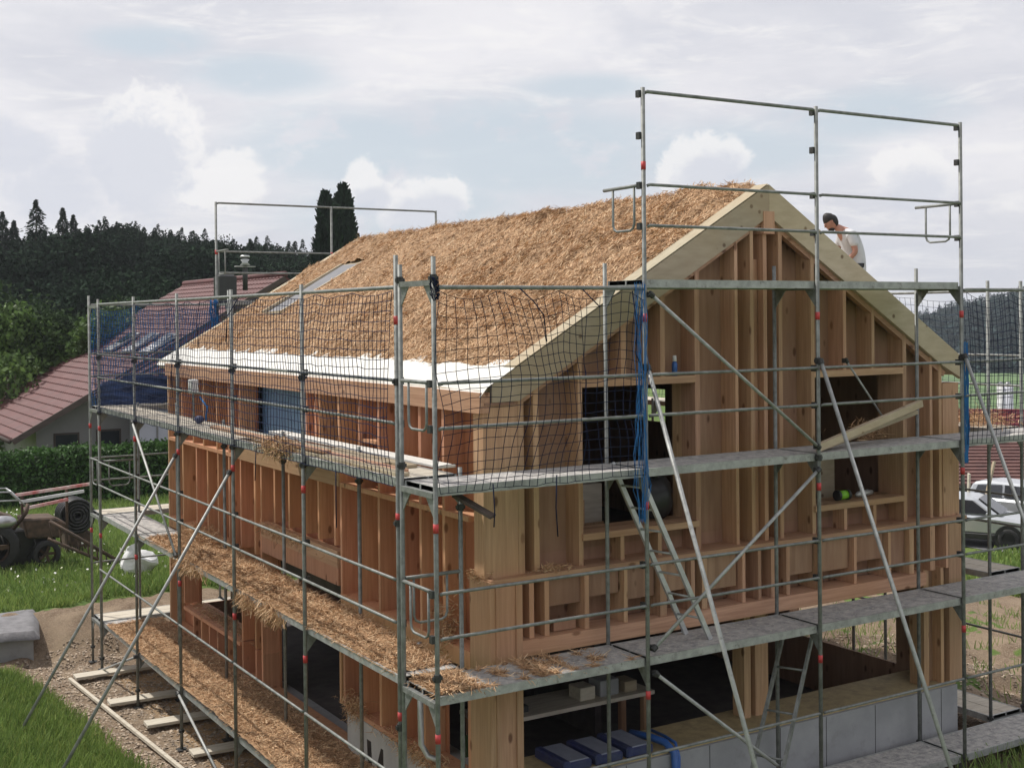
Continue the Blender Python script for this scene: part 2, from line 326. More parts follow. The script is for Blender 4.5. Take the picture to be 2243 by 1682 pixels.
def ground_patch(name, xs, ys, mat):
    vs = []; fs = []; cl = []
    for x in xs:
        for y in ys:
            vs.append((x, y, H(x, y)))
            e = bank_edge(y); g = 0.0
            nn = 0.5*nz3(x, y, 7, 1.1)+0.25*nz3(x, y, 1, 4)
            g = 1.0 if (x < e-0.15+0.3*nn and y < 14.2) else 0.0
            if y > 17.0+0.8*nn: g = 1.0
            if x > 9 and y < 17.0: g = 0.0 if (nn < 0.22) else 0.8
            if x > 26 or y < -1.0+nn*.6: g = 1.0
            s = max(0, 1-abs(x-0.6)/0.9-0.35*abs(nn)) if (0 < y < 13.5 and x < 1.6) else 0
            cl.append((g, s, 0, 1))
    ny = len(ys)
    for i in range(len(xs)-1):
        for j in range(ny-1):
            a = i*ny+j; fs.append((a, a+ny, a+ny+1, a+1))
    me = bpy.data.meshes.new(name); me.from_pydata(vs, [], fs)
    at = me.color_attributes.new('cover', 'FLOAT_COLOR', 'POINT')
    for k, c in enumerate(cl): at.data[k].color = c
    return link_mesh(name, me, mat, None, True)
def ground_mat():
    m = bpy.data.materials.new('ground_cover'); m.use_nodes = True; t = m.node_tree; n = t.nodes; l = t.links; b = n['Principled BSDF']
    b.inputs['Roughness'].default_value = 0.95; b.inputs['Specular IOR Level'].default_value = 0.2
    co = n.new('ShaderNodeTexCoord'); at = n.new('ShaderNodeAttribute'); at.attribute_name = 'cover'; sp = n.new('ShaderNodeSeparateColor'); l.new(at.outputs[0], sp.inputs[0])
    def ns(s, d=6, r=.6):
        q = n.new('ShaderNodeTexNoise'); q.inputs['Scale'].default_value = s; q.inputs['Detail'].default_value = d; q.inputs['Roughness'].default_value = r; l.new(co.outputs['Object'], q.inputs[0]); return q.outputs[0]
    def mx(f, a, c):
        q = n.new('ShaderNodeMix'); q.data_type = 'RGBA'; l.new(f, q.inputs[0])
        for i, v in ((6, a), (7, c)):
            if isinstance(v, tuple): q.inputs[i].default_value = (*v, 1)
            else: l.new(v, q.inputs[i])
        return q.outputs[2]
    def mr(v, a, c):
        q = n.new('ShaderNodeMapRange'); l.new(v, q.inputs[0]); q.inputs[1].default_value = a; q.inputs[2].default_value = c; return q.outputs[0]
    a = ns(9); c_ = ns(38, 3, .7); d = ns(1.2)
    soil = mx(mr(a, .35, .65), (0.25, 0.18, 0.125), (0.15, 0.105, 0.07)); soil = mx(mr(c_, .5, .68), soil, (0.38, 0.31, 0.23)); soil = mx(mr(d, .45, .7), soil, (0.30, 0.23, 0.16))
    gr = mx(mr(a, .35, .65), (0.13, 0.20, 0.05), (0.08, 0.13, 0.035)); gr = mx(mr(ns(0.35), .45, .7), gr, (0.15, 0.20, 0.05))
    st = mx(mr(c_, .4, .6), (0.46, 0.30, 0.16), (0.30, 0.19, 0.10))
    col = mx(mr(sp.outputs[0], .35, .65), soil, gr); col = mx(mr(sp.outputs[1], .3, .8), col, st)
    l.new(col, b.inputs[0]); bp = n.new('ShaderNodeBump'); bp.inputs['Strength'].default_value = 0.8; bp.inputs['Distance'].default_value = 0.05; l.new(c_, bp.inputs['Height']); l.new(bp.outputs[0], b.inputs['Normal'])
    return m
gm = ground_mat()
def axis(a, b, fine0, fine1, df, cs):
    o = []; x = a
    while x < fine0: o.append(x); x += max(df, (fine0-x)*cs)
    x = fine0
    while x < fine1: o.append(x); x += df
    while x < b: o.append(x); x += max(df, (x-fine1)*cs+df)
    o.append(b); return o
tag(ground_patch('ground', axis(-700, 1100, -6, 20, 0.16, 0.12), axis(-300, 1500, -3, 24, 0.16, 0.12), gm), 'grass field and bare soil around the building site', kind='structure')

# ------------------------------------------------------------------ the timber house
RZ0, RK = 2.907, 0.583
def roofL(x): return RZ0+RK*(x-1.107)
RX, RT = 5.274, 5.336
def roofR(x): return RT-0.622*(x-RX)
XW0, XW1, YW0, YW1 = 1.1, 8.86, 1.0, 12.95
house = thing('timber_house', 'timber framed house shell with straw packed gable roof wrapped in scaffolding', 'house', (5.0, 7.0, -2.3))
def hp(mb, name, mat, label=None, bevel=0, parent=None):
    o = mb.build(name, mat, parent or house, bevel=bevel)
    if label: o['label'] = label
    return o
DP = 0.27
# left wall: studs on the outer face, deep bays, sheathing behind
openL = [(4.92, 7.85, -2.14, 0.09), (8.86, 11.9, -1.55, -0.45), (6.05, 8.8, 1.76, 2.66), (4.92, 5.48, 1.50, 2.66), (1.36, 2.35, -1.50, -0.32)]
def cutpanel(ax, c0, c1, a0, a1, z0, z1, holes, top=None):
    """sheet with rectangular holes: ax='x' -> plane x in c0..c1, spans a (=y)"""
    mb = MB(); ys = sorted({a0, a1, *[h[0] for h in holes], *[h[1] for h in holes]})
    for i in range(len(ys)-1):
        p, q = ys[i], ys[i+1]
        if q <= a0 or p >= a1: continue
        hs = sorted([(h[2], h[3]) for h in holes if h[0] <= p+1e-6 and h[1] >= q-1e-6]); z = z0
        segs = []
        for hz0, hz1 in hs: segs.append((z, hz0)); z = hz1
        segs.append((z, z1))
        for s0, s1 in segs:
            if s1-s0 < 0.01: continue
            if ax == 'x': mb.box(c0, c1, p, q, s0, s1)
            else:
                if top and s1 == z1:
                    mb.prism([(p, c0, s0), (q, c0, s0), (q, c0, top(q)), (p, c0, top(p))], (0, c1-c0, 0))
                else: mb.box(p, q, c0, c1, s0, s1)
    return mb
def cutpanel_multi(ax, c0, c1, a0, a1, z0, z1, holes): return cutpanel(ax, c0, c1, a0, a1, z0, z1, holes)
hp(cutpanel('x', XW0+DP, XW0+DP+0.03, YW0+0.25, YW1-0.02, -2.12, 2.66, openL), 'wall_panel', panelL, 'sheathing tinted with warm bounce light behind the studs of the long wall')
SW = 0.062
def studs_left(ys, z0, z1, mat=studL):
    for y in ys:
        t = SW*random.uniform(.85, 1.15); hp(MB().box(XW0, XW0+DP-0.002, y-t/2, y+t/2, z0, z1), 'stud', mat)
upL = [12.02, 11.35, 10.75, 10.02, 9.40, 8.86, 6.0, 5.66, 5.52, 4.86, 4.19, 3.61, 2.97, 2.47, 1.89]
studs_left([y for y in upL], 1.50, 2.66)
loL = [12.0, 11.18, 10.55, 9.98, 9.41, 9.16, 8.84, 8.18, 7.89, 7.31, 6.71, 6.12, 5.59, 4.98, 4.81, 4.22, 3.62, 3.02, 2.47, 1.89]
studs_left([y for y in loL if not (4.92 < y < 7.85)], 0.0, 1.44)
studs_left([7.31, 6.71, 6.12, 5.59, 5.02], 0.62, 1.44)
studs_left([12.0, 8.82, 8.2, 7.9, 4.88, 4.75, 4.2, 3.62, 3.05, 2.42, 1.33], -1.50, -0.20)
studs_left([8.82, 8.2, 7.9], -2.05, -1.52)
studs_left([11.45, 11.0, 10.55, 10.1, 9.65, 9.2], -2.02, -1.62)
hp(MB().box(XW0-0.005, XW0+DP-0.01, 7.87, 7.93, -2.10, 0.60), 'door_jamb', studL)
# horizontal members of the left wall
hp(MB().box(XW0-0.04, XW0+0.09, YW0-0.03, YW1, 2.66, 2.885), 'eaves_beam', woodY, 'long pale eaves beam under the white roof edge')
hp(MB().box(XW0-0.012, XW0+0.27, 4.85, 8.86, 1.44, 1.74), 'window_sill', woodY)
for a_, b_q in ((YW0+.3, 4.83), (8.9, YW1-.1)): hp(MB().box(XW0-0.006, XW0+0.2, a_, b_q, 1.44, 1.50), 'mid_plate', studL)
hp(MB().box(XW0-0.02, XW0+0.10, 4.9, 7.85, 0.33, 0.56), 'door_header', woodY)
hp(MB().box(XW0-0.008, XW0+0.10, 4.9, 7.85, 0.09, 0.326), 'door_header', studL)
for a_, b_q in ((8.9, YW1-.02), (YW0+.3, 4.84)): hp(MB().box(XW0-0.004, XW0+0.25, a_, b_q, -0.2, 0.0), 'floor_beam', studL)
hp(MB().box(XW0-0.03, XW0+0.42, 8.87, 11.95, -1.60, -1.54), 'window_sill', studL, 'straw strewn sill of the ground floor window')
hp(MB().box(XW0-0.02, XW0+0.25, 4.6, YW1, -2.12, -2.04), 'sole_plate', studL)
hp(MB().box(XW0-0.02, XW0+0.25, YW0-0.1, 4.6, -1.52, -1.46), 'sole_plate', studL)
for z_ in (1.76, 2.1): hp(MB().box(XW0+.02, XW0+0.2, 3.66, 4.15, z_, z_+.04), 'nogging', studL)
hp(MB().box(XW0, XW0+DP, YW1-0.08, YW1-.012, -2.1, 2.66), 'corner_post', woodV)
# plinths
hp(MB().box(XW0-0.02, XW0+0.5, 4.6, YW1, -3.05, -2.125), 'plinth', conc)
hp(MB().box(XW0-0.03, XW0+0.5, YW0-0.02, 4.598, -3.05, -1.523), 'plinth', conclight, 'light concrete plinth with black painted strokes')
# black strokes on the plinth
st = MB(); X = XW0-0.034
def stroke(pts): st.prism([(X, y, z) for y, z in pts], (0.003, 0, 0))
stroke([(3.98, -1.72), (3.86, -1.72), (3.82, -2.16), (3.94, -2.16)])
stroke([(4.30, -2.20), (4.06, -1.94), (4.04, -2.18)])
stroke([(3.80, -2.20), (3.56, -1.72), (3.50, -1.72), (3.50, -2.24), (3.60, -2.26), (3.62, -2.04), (3.70, -2.25)])
pl = [o for o in house.children if o.name.startswith('plinth')][-1]
st.build('painted_mark', blackp, pl)
# gable wall
topg = lambda x: (roofL(x) if x < RX else roofR(x))-0.36
W1 = (2.43, 4.10, 1.22, 2.89); W2 = (6.08, 7.75, 1.22, 2.88)
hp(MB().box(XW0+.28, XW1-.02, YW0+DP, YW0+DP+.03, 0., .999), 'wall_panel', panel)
gp = MB()
xs = [XW0+.28, 1.77, W1[0], W1[1], RX, W2[0], W2[1], XW1-.02]
for a, b in zip(xs[:-1], xs[1:]):
    segs = [(1.0, None)]
    if (a, b) == (W1[0], W1[1]): segs = [(1.0, W1[2]), (W1[3], None)]
    if (a, b) == (W2[0], W2[1]): segs = [(1.0, W2[2]), (W2[3], None)]
    for z0, z1 in segs:
        if z1: gp.box(a, b, YW0+DP, YW0+DP+.03, z0, z1)
        else: gp.prism([(a, YW0+DP, z0), (b, YW0+DP, z0), (b, YW0+DP, topg(b)), (a, YW0+DP, topg(a))], (0, .03, 0))
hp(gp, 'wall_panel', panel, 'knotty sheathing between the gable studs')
def gstud(x, w_, z0, z1=None, y0=YW0, y1=None, nm='stud', mat=None):
    y1 = y1 or YW0+DP-.002; mb = MB()
    if z1 is None:
        a, b = x-w_/2, x+w_/2; ta, tb = topg(a), topg(b)
        mb.prism([(a, y0, z0), (b, y0, z0), (b, y0, tb), (a, y0, ta)], (0, y1-y0, 0))
    else: mb.box(x-w_/2, x+w_/2, y0, y1, z0, z1)
    hp(mb, nm, mat or woodV)
for x, w_ in ((1.60, .08), (1.80, .07), (2.40, .06), (4.13, .075), (4.76, .05), (5.02, .055), (5.24, .06), (5.50, .06), (6.06, .06), (7.78, .07), (8.31, .055), (8.50, .06)): gstud(x, w_, 0.86)
for x in (3.02, 3.60): gstud(x, .07, W1[3]+.085)
for x in (6.64, 7.17): gstud(x, .055, W2[3]+.085)
hp(MB().box(5.06, 5.20, YW0+.10, YW0+DP-.004, 0.9, 4.4), 'centre_board', woodV)
gstud(1.33, 0.44, 0.86, 2.74, YW0-.012, YW0+.2, 'corner_post'); gstud(8.70, 0.33, 0.86, 2.72, YW0-.012, YW0+.2, 'corner_post')
# window frames (plain timber linings)
for n_, (a, b, z0, z1) in enumerate((W1, W2)):
    f = hp(MB().box(a, b, YW0-.006, YW0+.42, z1, z1+.085), 'window_header', woodX)
    hp(MB().box(a-.02, b+.02, YW0-.03, YW0+.45, z0-.075, z0), 'window_sill', woodX)
    for q0 in (b-.001, a-.03): hp(MB().box(q0, q0+.031, YW0+.001, YW0+.45, z0, z1), 'window_lining', woodV)
    for q in (.33, .66): gstud(a+(b-a)*q, .055, 0.86, z0-.078, YW0, YW0+.2)
# ledge and lower band
hp(MB().box(1.12, XW1+.02, YW0-.13, YW0+DP, 0.815, 0.86), 'ledge', woodX, 'board ledge running across the gable below the windows')
for x, w_ in ((1.66, .06), (1.86, .06), (2.40, .06), (2.95, .05), (3.5, .10), (3.95, .06), (4.13, .08), (4.76, .05), (5.02, .05), (5.24, .06), (5.50, .06), (6.06, .07), (6.7, .05), (7.35, .05), (7.78, .09), (8.20, .10), (8.50, .05)):
    gstud(x, w_, .16, .815, YW0-.1)
for x0, x1, z0, z1 in ((1.9, 2.36, .46, .81), (2.44, 2.9, .50, .81), (2.0, 2.3, .17, .30), (3.0, 3.42, .40, .81), (3.56, 3.9, .42, .80), (4.2, 4.7, .36, .81), (5.56, 6.0, .38, .81), (6.12, 6.64, .36, .81), (6.76, 7.3, .42, .81), (7.4, 7.72, .30, .81)):
    hp(MB().box(x0, x1, YW0-.02, YW0+.03, z0, z1), 'infill_board', panel)
hp(MB().box(1.50, 8.02, YW0-.14, YW0+.2, -0.02, 0.158), 'floor_beam', woodX, 'heavy beam across the gable at first floor')
gstud(8.70, 0.33, -1.44, .813, YW0-.1, YW0+.2, 'corner_post')
gstud(8.12, 0.10, -1.44, .16, YW0-.05, YW0+.2, 'corner_post'); gstud(8.45, .06, -1.44, .16, YW0-.05, YW0+.2, 'corner_post')
hp(MB().box(8.16, 8.55, YW0+.1, YW0+.14, -1.44, .16), 'wall_panel', panel)
# near corner column, lower half thicker
hp(MB().box(1.10, 1.165, YW0-.15, 1.30, -2.6, 0.84), 'corner_column', woodV, 'outer leaf of the thick near corner column')
hp(MB().box(1.168, 1.50, YW0-.145, 1.29, -2.6, 0.813), 'corner_column', woodV)
hp(MB().box(1.165, 1.22, YW0-.165, YW0-.147, -2.6, 0.80).box(1.42, 1.50, YW0-.165, YW0-.147, -2.6, .80), 'column_batten', woodV)
for a_, b_q in ((5.09, 5.20), (5.28, 5.50)): hp(MB().box(a_, b_q, YW0+.28, YW0+.5, -1.44, -.03), 'ground_floor_post', woodV)
# concrete parapet at the gable
hp(MB().box(1.52, 8.64, YW0-.14, YW0+.62, -3.0, -1.475), 'parapet', conc, 'grey concrete parapet below the open ground floor')
jo = MB()
for x in (2.9, 4.15, 5.3, 6.1, 7.0, 7.9, 8.3): jo.box(x, x+.007, YW0-.1435, YW0-.139, -2.9, -1.48)
jo.build('formwork_joint', steeld, [o for o in house.children if o.name.startswith('parapet')][0])
hp(MB().box(1.52, 8.66, YW0-.10, YW0+.64, -1.473, -1.44), 'parapet_board', yellowp)
# remaining walls, floors, roof
openR = [(7.25, 7.95, 1.75, 2.35), (1.9, 4.1, -1.42, -.35)]
hp(cutpanel('x', XW1-DP, XW1-DP+.03, YW0+.3, YW1-.3, -2.3, 3.0, openR), 'wall_panel', panel, 'right hand wall seen from inside')
for y in (1.85, 4.15, 5, 6, 7, 8.5, 9.5, 10.5, 11.5): hp(MB().box(XW1-.235, XW1, y, y+.07, -1.4, 3.0), 'stud', woodV)
hp(cutpanel('y', YW1-.3, YW1-.27, XW0+.3, XW1-.3, -2.3, 3.0, [(2.4, 5.2, 1.0, 2.7), (1.5, 3.6, -1.7, -.35)]), 'wall_panel', panel)
gb = MB().prism([(XW0+.3, YW1-.3, 3.0), (XW1-.3, YW1-.3, 3.0), (RX, YW1-.3, RT-.4)], (0, .03, 0))
hp(gb, 'gable_panel', panel)
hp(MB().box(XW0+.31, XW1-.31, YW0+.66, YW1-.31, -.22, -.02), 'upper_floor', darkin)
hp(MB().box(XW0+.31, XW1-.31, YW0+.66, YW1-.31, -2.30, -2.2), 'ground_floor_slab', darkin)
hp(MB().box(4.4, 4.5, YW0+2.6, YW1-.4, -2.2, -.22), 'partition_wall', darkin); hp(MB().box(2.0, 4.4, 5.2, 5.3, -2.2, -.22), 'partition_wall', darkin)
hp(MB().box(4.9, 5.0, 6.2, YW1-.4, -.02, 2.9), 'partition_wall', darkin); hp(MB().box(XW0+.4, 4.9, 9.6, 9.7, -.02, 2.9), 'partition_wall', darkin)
hp(MB().box(1.50, 1.512, 7.0, 8.9, 1.76, 2.64), 'partition_sheet', bluesheet, 'pale blue sheet hung behind the side window')
# roof build-up, 0.34 m deep, gable boards and ridge
T = 0.34
yr0, yr1 = YW0-.05, 13.52
sk = MB()
def slab(xa, xb, fz, ya, yb, t, mb): mb.prism([(xa, ya, fz(xa)-t), (xb, ya, fz(xb)-t), (xb, ya, fz(xb)-.005), (xa, ya, fz(xa)-.005)], (0, yb-ya, 0))
slab(1.107, RX, roofL, yr0+.09, yr1-.02, .12, sk)
hp(sk, 'roof_deck', paleX)
sk2 = MB(); slab(RX+.002, 9.15, roofR, yr0+.09, yr1-.02, .12, sk2); hp(sk2, 'roof_deck', paleX)
for k in range(16):
    y = 1.7+k*.72
    r = MB(); r.beam((1.35, y, roofL(1.35)-.25), (5.2, y, roofL(5.2)-.25), .06, .22); r.beam((5.35, y, roofR(5.35)-.25), (8.9, y, roofR(8.9)-.25), .06, .22); hp(r, 'rafter', woodX)
# white membrane: eaves band, both verges
def strip(fz, xa, xb, ya, yb, lift=.012, mb=None):
    mb = mb or MB(); mb.prism([(xa, ya, fz(xa)+lift-.01), (xb, ya, fz(xb)+lift-.01), (xb, ya, fz(xb)+lift), (xa, ya, fz(xa)+lift)], (0, yb-ya, 0)); return mb
def eavetop(u, v):   # gently rumpled sheet
    x = 1.06+u; return (x, v, roofL(x)+.016+.012*nz3(x, v, 0, 1.7)+.004*nz3(x, v, 2, 9)-(.05 if u < .02 else 0))
hp(MB(), 'x', membr) if False else None
o = heightbed('eaves_membrane', eavetop, 0, .56, yr0, yr1, .09, membr, house)
for p_ in o.data.polygons: p_.use_smooth = False
o['label'] = 'white roofing membrane along the eaves'
hp(strip(roofL, 1.5, RX-.02, yr0, yr0+.24, .02), 'verge_strip', paleX, 'pale sunlit verge strip up the near slope')
hp(strip(roofL, 1.5, RX, yr1-.2, yr1, .02), 'verge_strip', paleX)
# bargeboards
bb = MB().prism([(1.21, yr0, roofL(1.21)), (RX, yr0, RT), (RX, yr0, RT-.40), (1.56, yr0, roofL(1.56)-.39), (1.21, yr0, 2.775)], (0, .085, 0))
hp(bb, 'bargeboard', paleX, 'wide pale greenish bargeboard on the left rake')
bb = MB().prism([(RX+.003, yr0, RT), (8.92, yr0, roofR(8.92)), (8.92, yr0, roofR(8.92)-.3), (8.5, yr0, roofR(8.5)-.36), (RX+.003, yr0, RT-.40)], (0, .085, 0))
hp(bb, 'bargeboard', paleX, 'wide bargeboard on the right rake in shade')
for s in (0, 1):
    f = roofL if s == 0 else roofR; x0, x1 = (1.45, RX-.1) if s == 0 else (RX+.1, 8.6)
    hp(MB().beam((x0, yr0+.1, f(x0)-.42), (x1, yr0+.1, f(x1)-.42), .09, .07), 'rake_batten', woodX)
hp(MB().box(RX-.10, RX+.08, yr0-.012, YW1, RT-.62, RT-.34), 'ridge_beam', woodV)
hp(MB().prism([(1.10, yr1-.08, roofL(1.10)), (RX, yr1-.08, RT), (RX, yr1-.08, RT-.3), (1.2, yr1-.08, roofL(1.2)-.2)], (0, .06, 0)), 'bargeboard', paleX)
hp(MB().box(1.12, 1.50, YW0-.04, YW0+.2, 2.745, 2.772), 'eaves_block', panel)
# skylight opening: battened frame with grey underlay
def rp(x, y, l=0): return (x, y, roofL(x)+l)
SKY = (2.62, 4.25, 10.92, 11.86)
sl = MB(); sl.prism([rp(SKY[0], SKY[2], .004), rp(SKY[1], SKY[2], .004), rp(SKY[1], SKY[3], .004), rp(SKY[0], SKY[3], .004)], (0, 0, .006)); hp(sl, 'skylight_opening', greysheet)
fr = MB()
fr.beam(rp(SKY[0], SKY[2], .05), rp(SKY[1], SKY[2], .02), .05, .05); fr.beam(rp(SKY[0], SKY[3], .05), rp(SKY[1], SKY[3], .02), .05, .05); fr.beam(rp(SKY[0], SKY[2]+.03, .05), rp(SKY[0], SKY[3]-.03, .02), .05, .05)
hp(fr, 'skylight_frame', paleX)

# ------------------------------------------------------------------ straw on the roof
def roof_straw_h(x, y):
    return .05+.07*nz3(x, y, 0, 1.4)+.085*nz3(x*.7+y*.4, y*1.2, 5, 3.4)+.045*nz3(x, y, 1, 8)
def roof_in(x, y): return not (SKY[0]-.05 < x < SKY[1]+.05 and SKY[2]-.05 < y < SKY[3]+.05)
def rb(u, v):
    lo = 1.50+.02*nz3(v, 0, 0, 1.6)
    x = lo+(RX+.04-lo)*u; hgt = roof_straw_h(x, v); e = min(1, min(v-1.2, 13.3-v)*6+.1, u*30+.15)
    return (x, v, (roofL(x) if x < RX else RT)+hgt*max(.2, e))
nU = 90; 
bed = heightbed('roof_straw', lambda a, b: rb(a, b), 0, 1, 1.2, 13.3, 1/70, strawg, None, skip=lambda a, b: not roof_in(*rb(a, b)[:2])) if False else None
vs = []; fs = []; nu, nv = 75, 200
for i in range(nu+1):
    for j in range(nv+1): vs.append(rb(i/nu, 1.2+12.1*j/nv))
for i in range(nu):
    for j in range(nv):
        q = rb((i+.5)/nu, 1.2+12.1*(j+.5)/nv)
        if roof_in(q[0], q[1]): a = i*(nv+1)+j; fs.append((a, a+nv+1, a+nv+2, a+1))
me = bpy.data.meshes.new('roof_straw'); me.from_pydata(vs, [], fs); bed = link_mesh('roof_straw', me, strawg, None, True)
tag(bed, 'golden loose straw packed over the left roof slope', 'straw', kind='stuff')
def stalks(n, sampler, tilt=.35, l=(.08, .26), w_=(.006, .013), pref=None):
    P = []; 
    while len(P) < n:
        p = sampler()
        if p: P.append(p)
    P = np.array(P); a = rng.uniform(0, 2*np.pi, n)
    if pref is not None: a = pref+rng.normal(0, .7, n)
    D = np.stack([np.cos(a), np.sin(a), rng.normal(0, tilt, n)], 1); return P, D
def strawset(name, P, D, parent, l=(.08, .26), w_=(.006, .013), mat=None):
    D = unit(D); S = unit(np.cross(D, unit(rng.normal(0, .5, D.shape)+[0, 0, 1]))); n = len(P)
    return ribbons(name, P, D, S, rng.uniform(*l, n), rng.uniform(*w_, n), mat or strawm, parent)
def s_roof():
    u = random.random(); v = random.uniform(1.22, 13.28)
    if random.random() < .35: v = 1.22+(v-1.22)*.5
    x, y, z = rb(u, v)
    return (x, y, z+random.uniform(-.01, .02)) if roof_in(x, y) else None
P_, D_ = stalks(90000, s_roof)
fa = np.array([3.5*nz3(p[0], p[1], 8, .8)+1.2*nz3(p[0], p[1], 2, 3) for p in P_])+rng.normal(0, .8, len(P_)); D_[:, 0] = np.cos(fa); D_[:, 1] = np.sin(fa); D_[:, 2] += D_[:, 0]*RK; D_ = unit(D_)
strawset('straw_stalks', P_, D_, bed, (.035, .12), (.005, .011))
def s_ridge():
    y = random.uniform(1.6, 13.2); k = max(0, .2+.9*nz3(y, 0, 0, 1.3)+.5*nz3(y, 3, 0, 5))
    return (RX+random.gauss(0, .06), y, RT+random.uniform(0, .05+.08*k))
P_, D_ = stalks(4500, s_ridge, .35); strawset('ridge_stalks', P_, D_, bed, (.04, .12), (.005, .009))

# ------------------------------------------------------------------ scaffolding
U = 1.0229; LV = 2*U; TR = .0245
class Run:
    def __init__(s, name, label, o, d, n, group=None):
        s.o = Vector(o); s.d = Vector(d); s.n = Vector(n); s.t = thing(name, label, 'scaffold', s.o+Vector((0, 0, -2.5)))
    def p(s, a, t, z): v = s.o+s.d*a+s.n*t; return Vector((v.x, v.y, z))
    def post(s, a, t, z0, z1, bands=(), foot=True, couplers=()):
        o = MB().tube([s.p(a, t, z0), s.p(a, t, z1)], TR, 10).build('post', steel, s.t, True)
        for z in bands: MB().tube([s.p(a, t, z-.045), s.p(a, t, z+.045)], TR+.0035, 10).build('red_band', redp, o, True)
        if foot:
            q = s.p(a, t, z0); MB().box(q.x-.075, q.x+.075, q.y-.075, q.y+.075, z0-.012, z0).tube([q, q+Vector((0, 0, .35))], .017, 8).tube([q+Vector((0, 0, .26)), q+Vector((0, 0, .30))], .045, 8).build('base_jack', steeld, o)
        for z in couplers:
            q = s.p(a, t, z); MB().tube([q-Vector((0, 0, .035)), q+Vector((0, 0, .035))], TR+.014, 8).box(q.x-.05, q.x+.05, q.y-.015, q.y+.015, z-.018, z+.018).build('coupler', steeld, o)
        return o
    def wedges(s, a, t, zs, post):
        for z in zs:
            q = s.p(a, t+.03, z)+s.d*-.035; MB().box(q.x-.02, q.x+.02, q.y-.03, q.y+.03, z-.045, z+.03).build('wedge_pocket', steeld, post)
    def rail(s, a, b, z, t=-.035, r=.0175):
        return MB().tube([s.p(a+.03, t+.02, z-.012), s.p(a+.06, t, z), s.p(b-.06, t, z), s.p(b-.03, t+.02, z-.012)], r, 8).build('guard_rail', steel, s.t, True)
    def transom(s, a, z, t0=0., t1=.73):
        p, q = s.p(a, t0+.02, z-.075), s.p(a, t1-.02, z-.075)
        g = MB().beam(p, q, .05, .055)
        for t, k in ((t0+.03, 1), (t1-.03, -1)):
            A = s.p(a, t, z-.10); B = s.p(a, t+.17*k, z-.10); C_ = s.p(a, t, z-.30); g.prism([A-s.d*.006, B-s.d*.006, C_-s.d*.006], s.d*.012)
        return g.build('transom', steel, s.t)
    def deck(s, a, b, z, t0=.04, t1=.69, mat=None):
        mb = MB(); mid = (t0+t1)/2
        for u, v in ((t0+.012, mid-.008), (mid+.008, t1-.012)):
            A = s.p(a+.03, u, 0); B = s.p(b-.03, v, 0)
            mb.box(min(A.x, B.x), max(A.x, B.x), min(A.y, B.y), max(A.y, B.y), z-.045, z)
        o = mb.build('deck', mat or deckm, s.t)
        e = MB()
        for u in (t0, mid, t1):
            A = s.p(a+.02, u-.01, 0); B = s.p(b-.02, u+.01, 0)
            e.box(min(A.x, B.x), max(A.x, B.x), min(A.y, B.y), max(A.y, B.y), z-.085, z-.004 if u == mid else z+.004)
        for c_ in (a+.03, b-.05):
            A = s.p(c_, t0, 0); B = s.p(c_+.03, t1, 0); e.box(min(A.x, B.x), max(A.x, B.x), min(A.y, B.y), max(A.y, B.y), z-.06, z+.003)
        e.build('deck_edge', galvl, o); return o
    def brace(s, p, q, r=.021, nm='diagonal_brace'):
        o = MB().tube([p, q], r, 8).build(nm, galvl, s.t, True)
        for a in (p, q):
            c = MB(); dd = (Vector(q)-Vector(p)).normalized(); c.tube([Vector(a)-dd*.03, Vector(a)+dd*.03], r+.012, 8)
            c.box(a[0]-.03, a[0]+.03, a[1]-.03+.03, a[1]+.05, a[2]-.03, a[2]+.03)
            c.build('coupler', steeld, o)
        return o
    def endguard(s, a, z, t0=0., t1=.73):
        g = MB().tube([s.p(a, t0, z+U), s.p(a, t1, z+U)], .02, 8)
        pts = [s.p(a, t0+.17, z+U)]+[s.p(a, t, q) for t, q in ((t0+.17, z+.62), (t0+.19, z+.57), (t0+.24, z+.545), (t1-.24, z+.545), (t1-.19, z+.57), (t1-.17, z+.62), (t1-.17, z+U))]
        g.tube(pts, .014, 8); return g.build('end_guard', steel, s.t, True)
    def raker(s, a, z, out, zg):
        p = s.p(a, -.05, z); q = s.p(a, -out, zg); return s.brace(p, q, .024, 'raker')
RH = (.57*U, 1.0*U)
B_ = (-.38*U, 1.62*U, 3.60*U)
# --- gable run
g = Run('gable_scaffold', 'scaffold across the near gable with raised guard frames above the ridge', (0, 0, 0), (1, 0, 0), (0, 1, 0))
gx = [0, 2.57, 5.14, 7.71, 10.28]
for i, x in enumerate(gx):
    zt = [4.30, 6.16, 6.16, 6.16, 4.25][i]
    c = {0: (4.09, .2), 1: (3.15,), 2: (3.15, 2.0), 3: (3.12,), 4: ()}[i]
    po = g.post(x, 0, H(x, 0)+.02, zt, tuple(b for b in B_ if not (i == 0 and b > 3))+((5.32,) if i == 1 else ()), True, c)
    hs = [k*LV+h for k in (0, 1) for h in RH]+([2*LV+RH[0], 2*LV+RH[1], 6.1, 5.65] if i in (1, 2, 3) else [])
    g.wedges(x, 0, hs, po)
    g.post(x, .73, H(x, .73)+.02, 4.30 if i in (1, 2, 3) else (4.25 if i == 0 else 2.1), (), True, (4.09, 2.2) if i == 0 else ())
    for k in (-1, 0, 1): g.transom(x, k*LV)
    if i in (1, 2, 3): g.transom(x, 2*LV)
g.transom(0, 4.12)
for i in range(4):
    a, b = gx[i], gx[i+1]
    for k in (0, 1):
        for h in RH: g.rail(a, b, k*LV+h)
        g.deck(a, b, k*LV)
    g.rail(a, b, -LV+RH[1]); 
    g.deck(a, b, -LV)
    if i in (1, 2):
        g.deck(a, b, 2*LV)
        for h in RH: g.rail(a, b, 2*LV+h)
        g.rail(a, b, 6.12, -.0, .021)
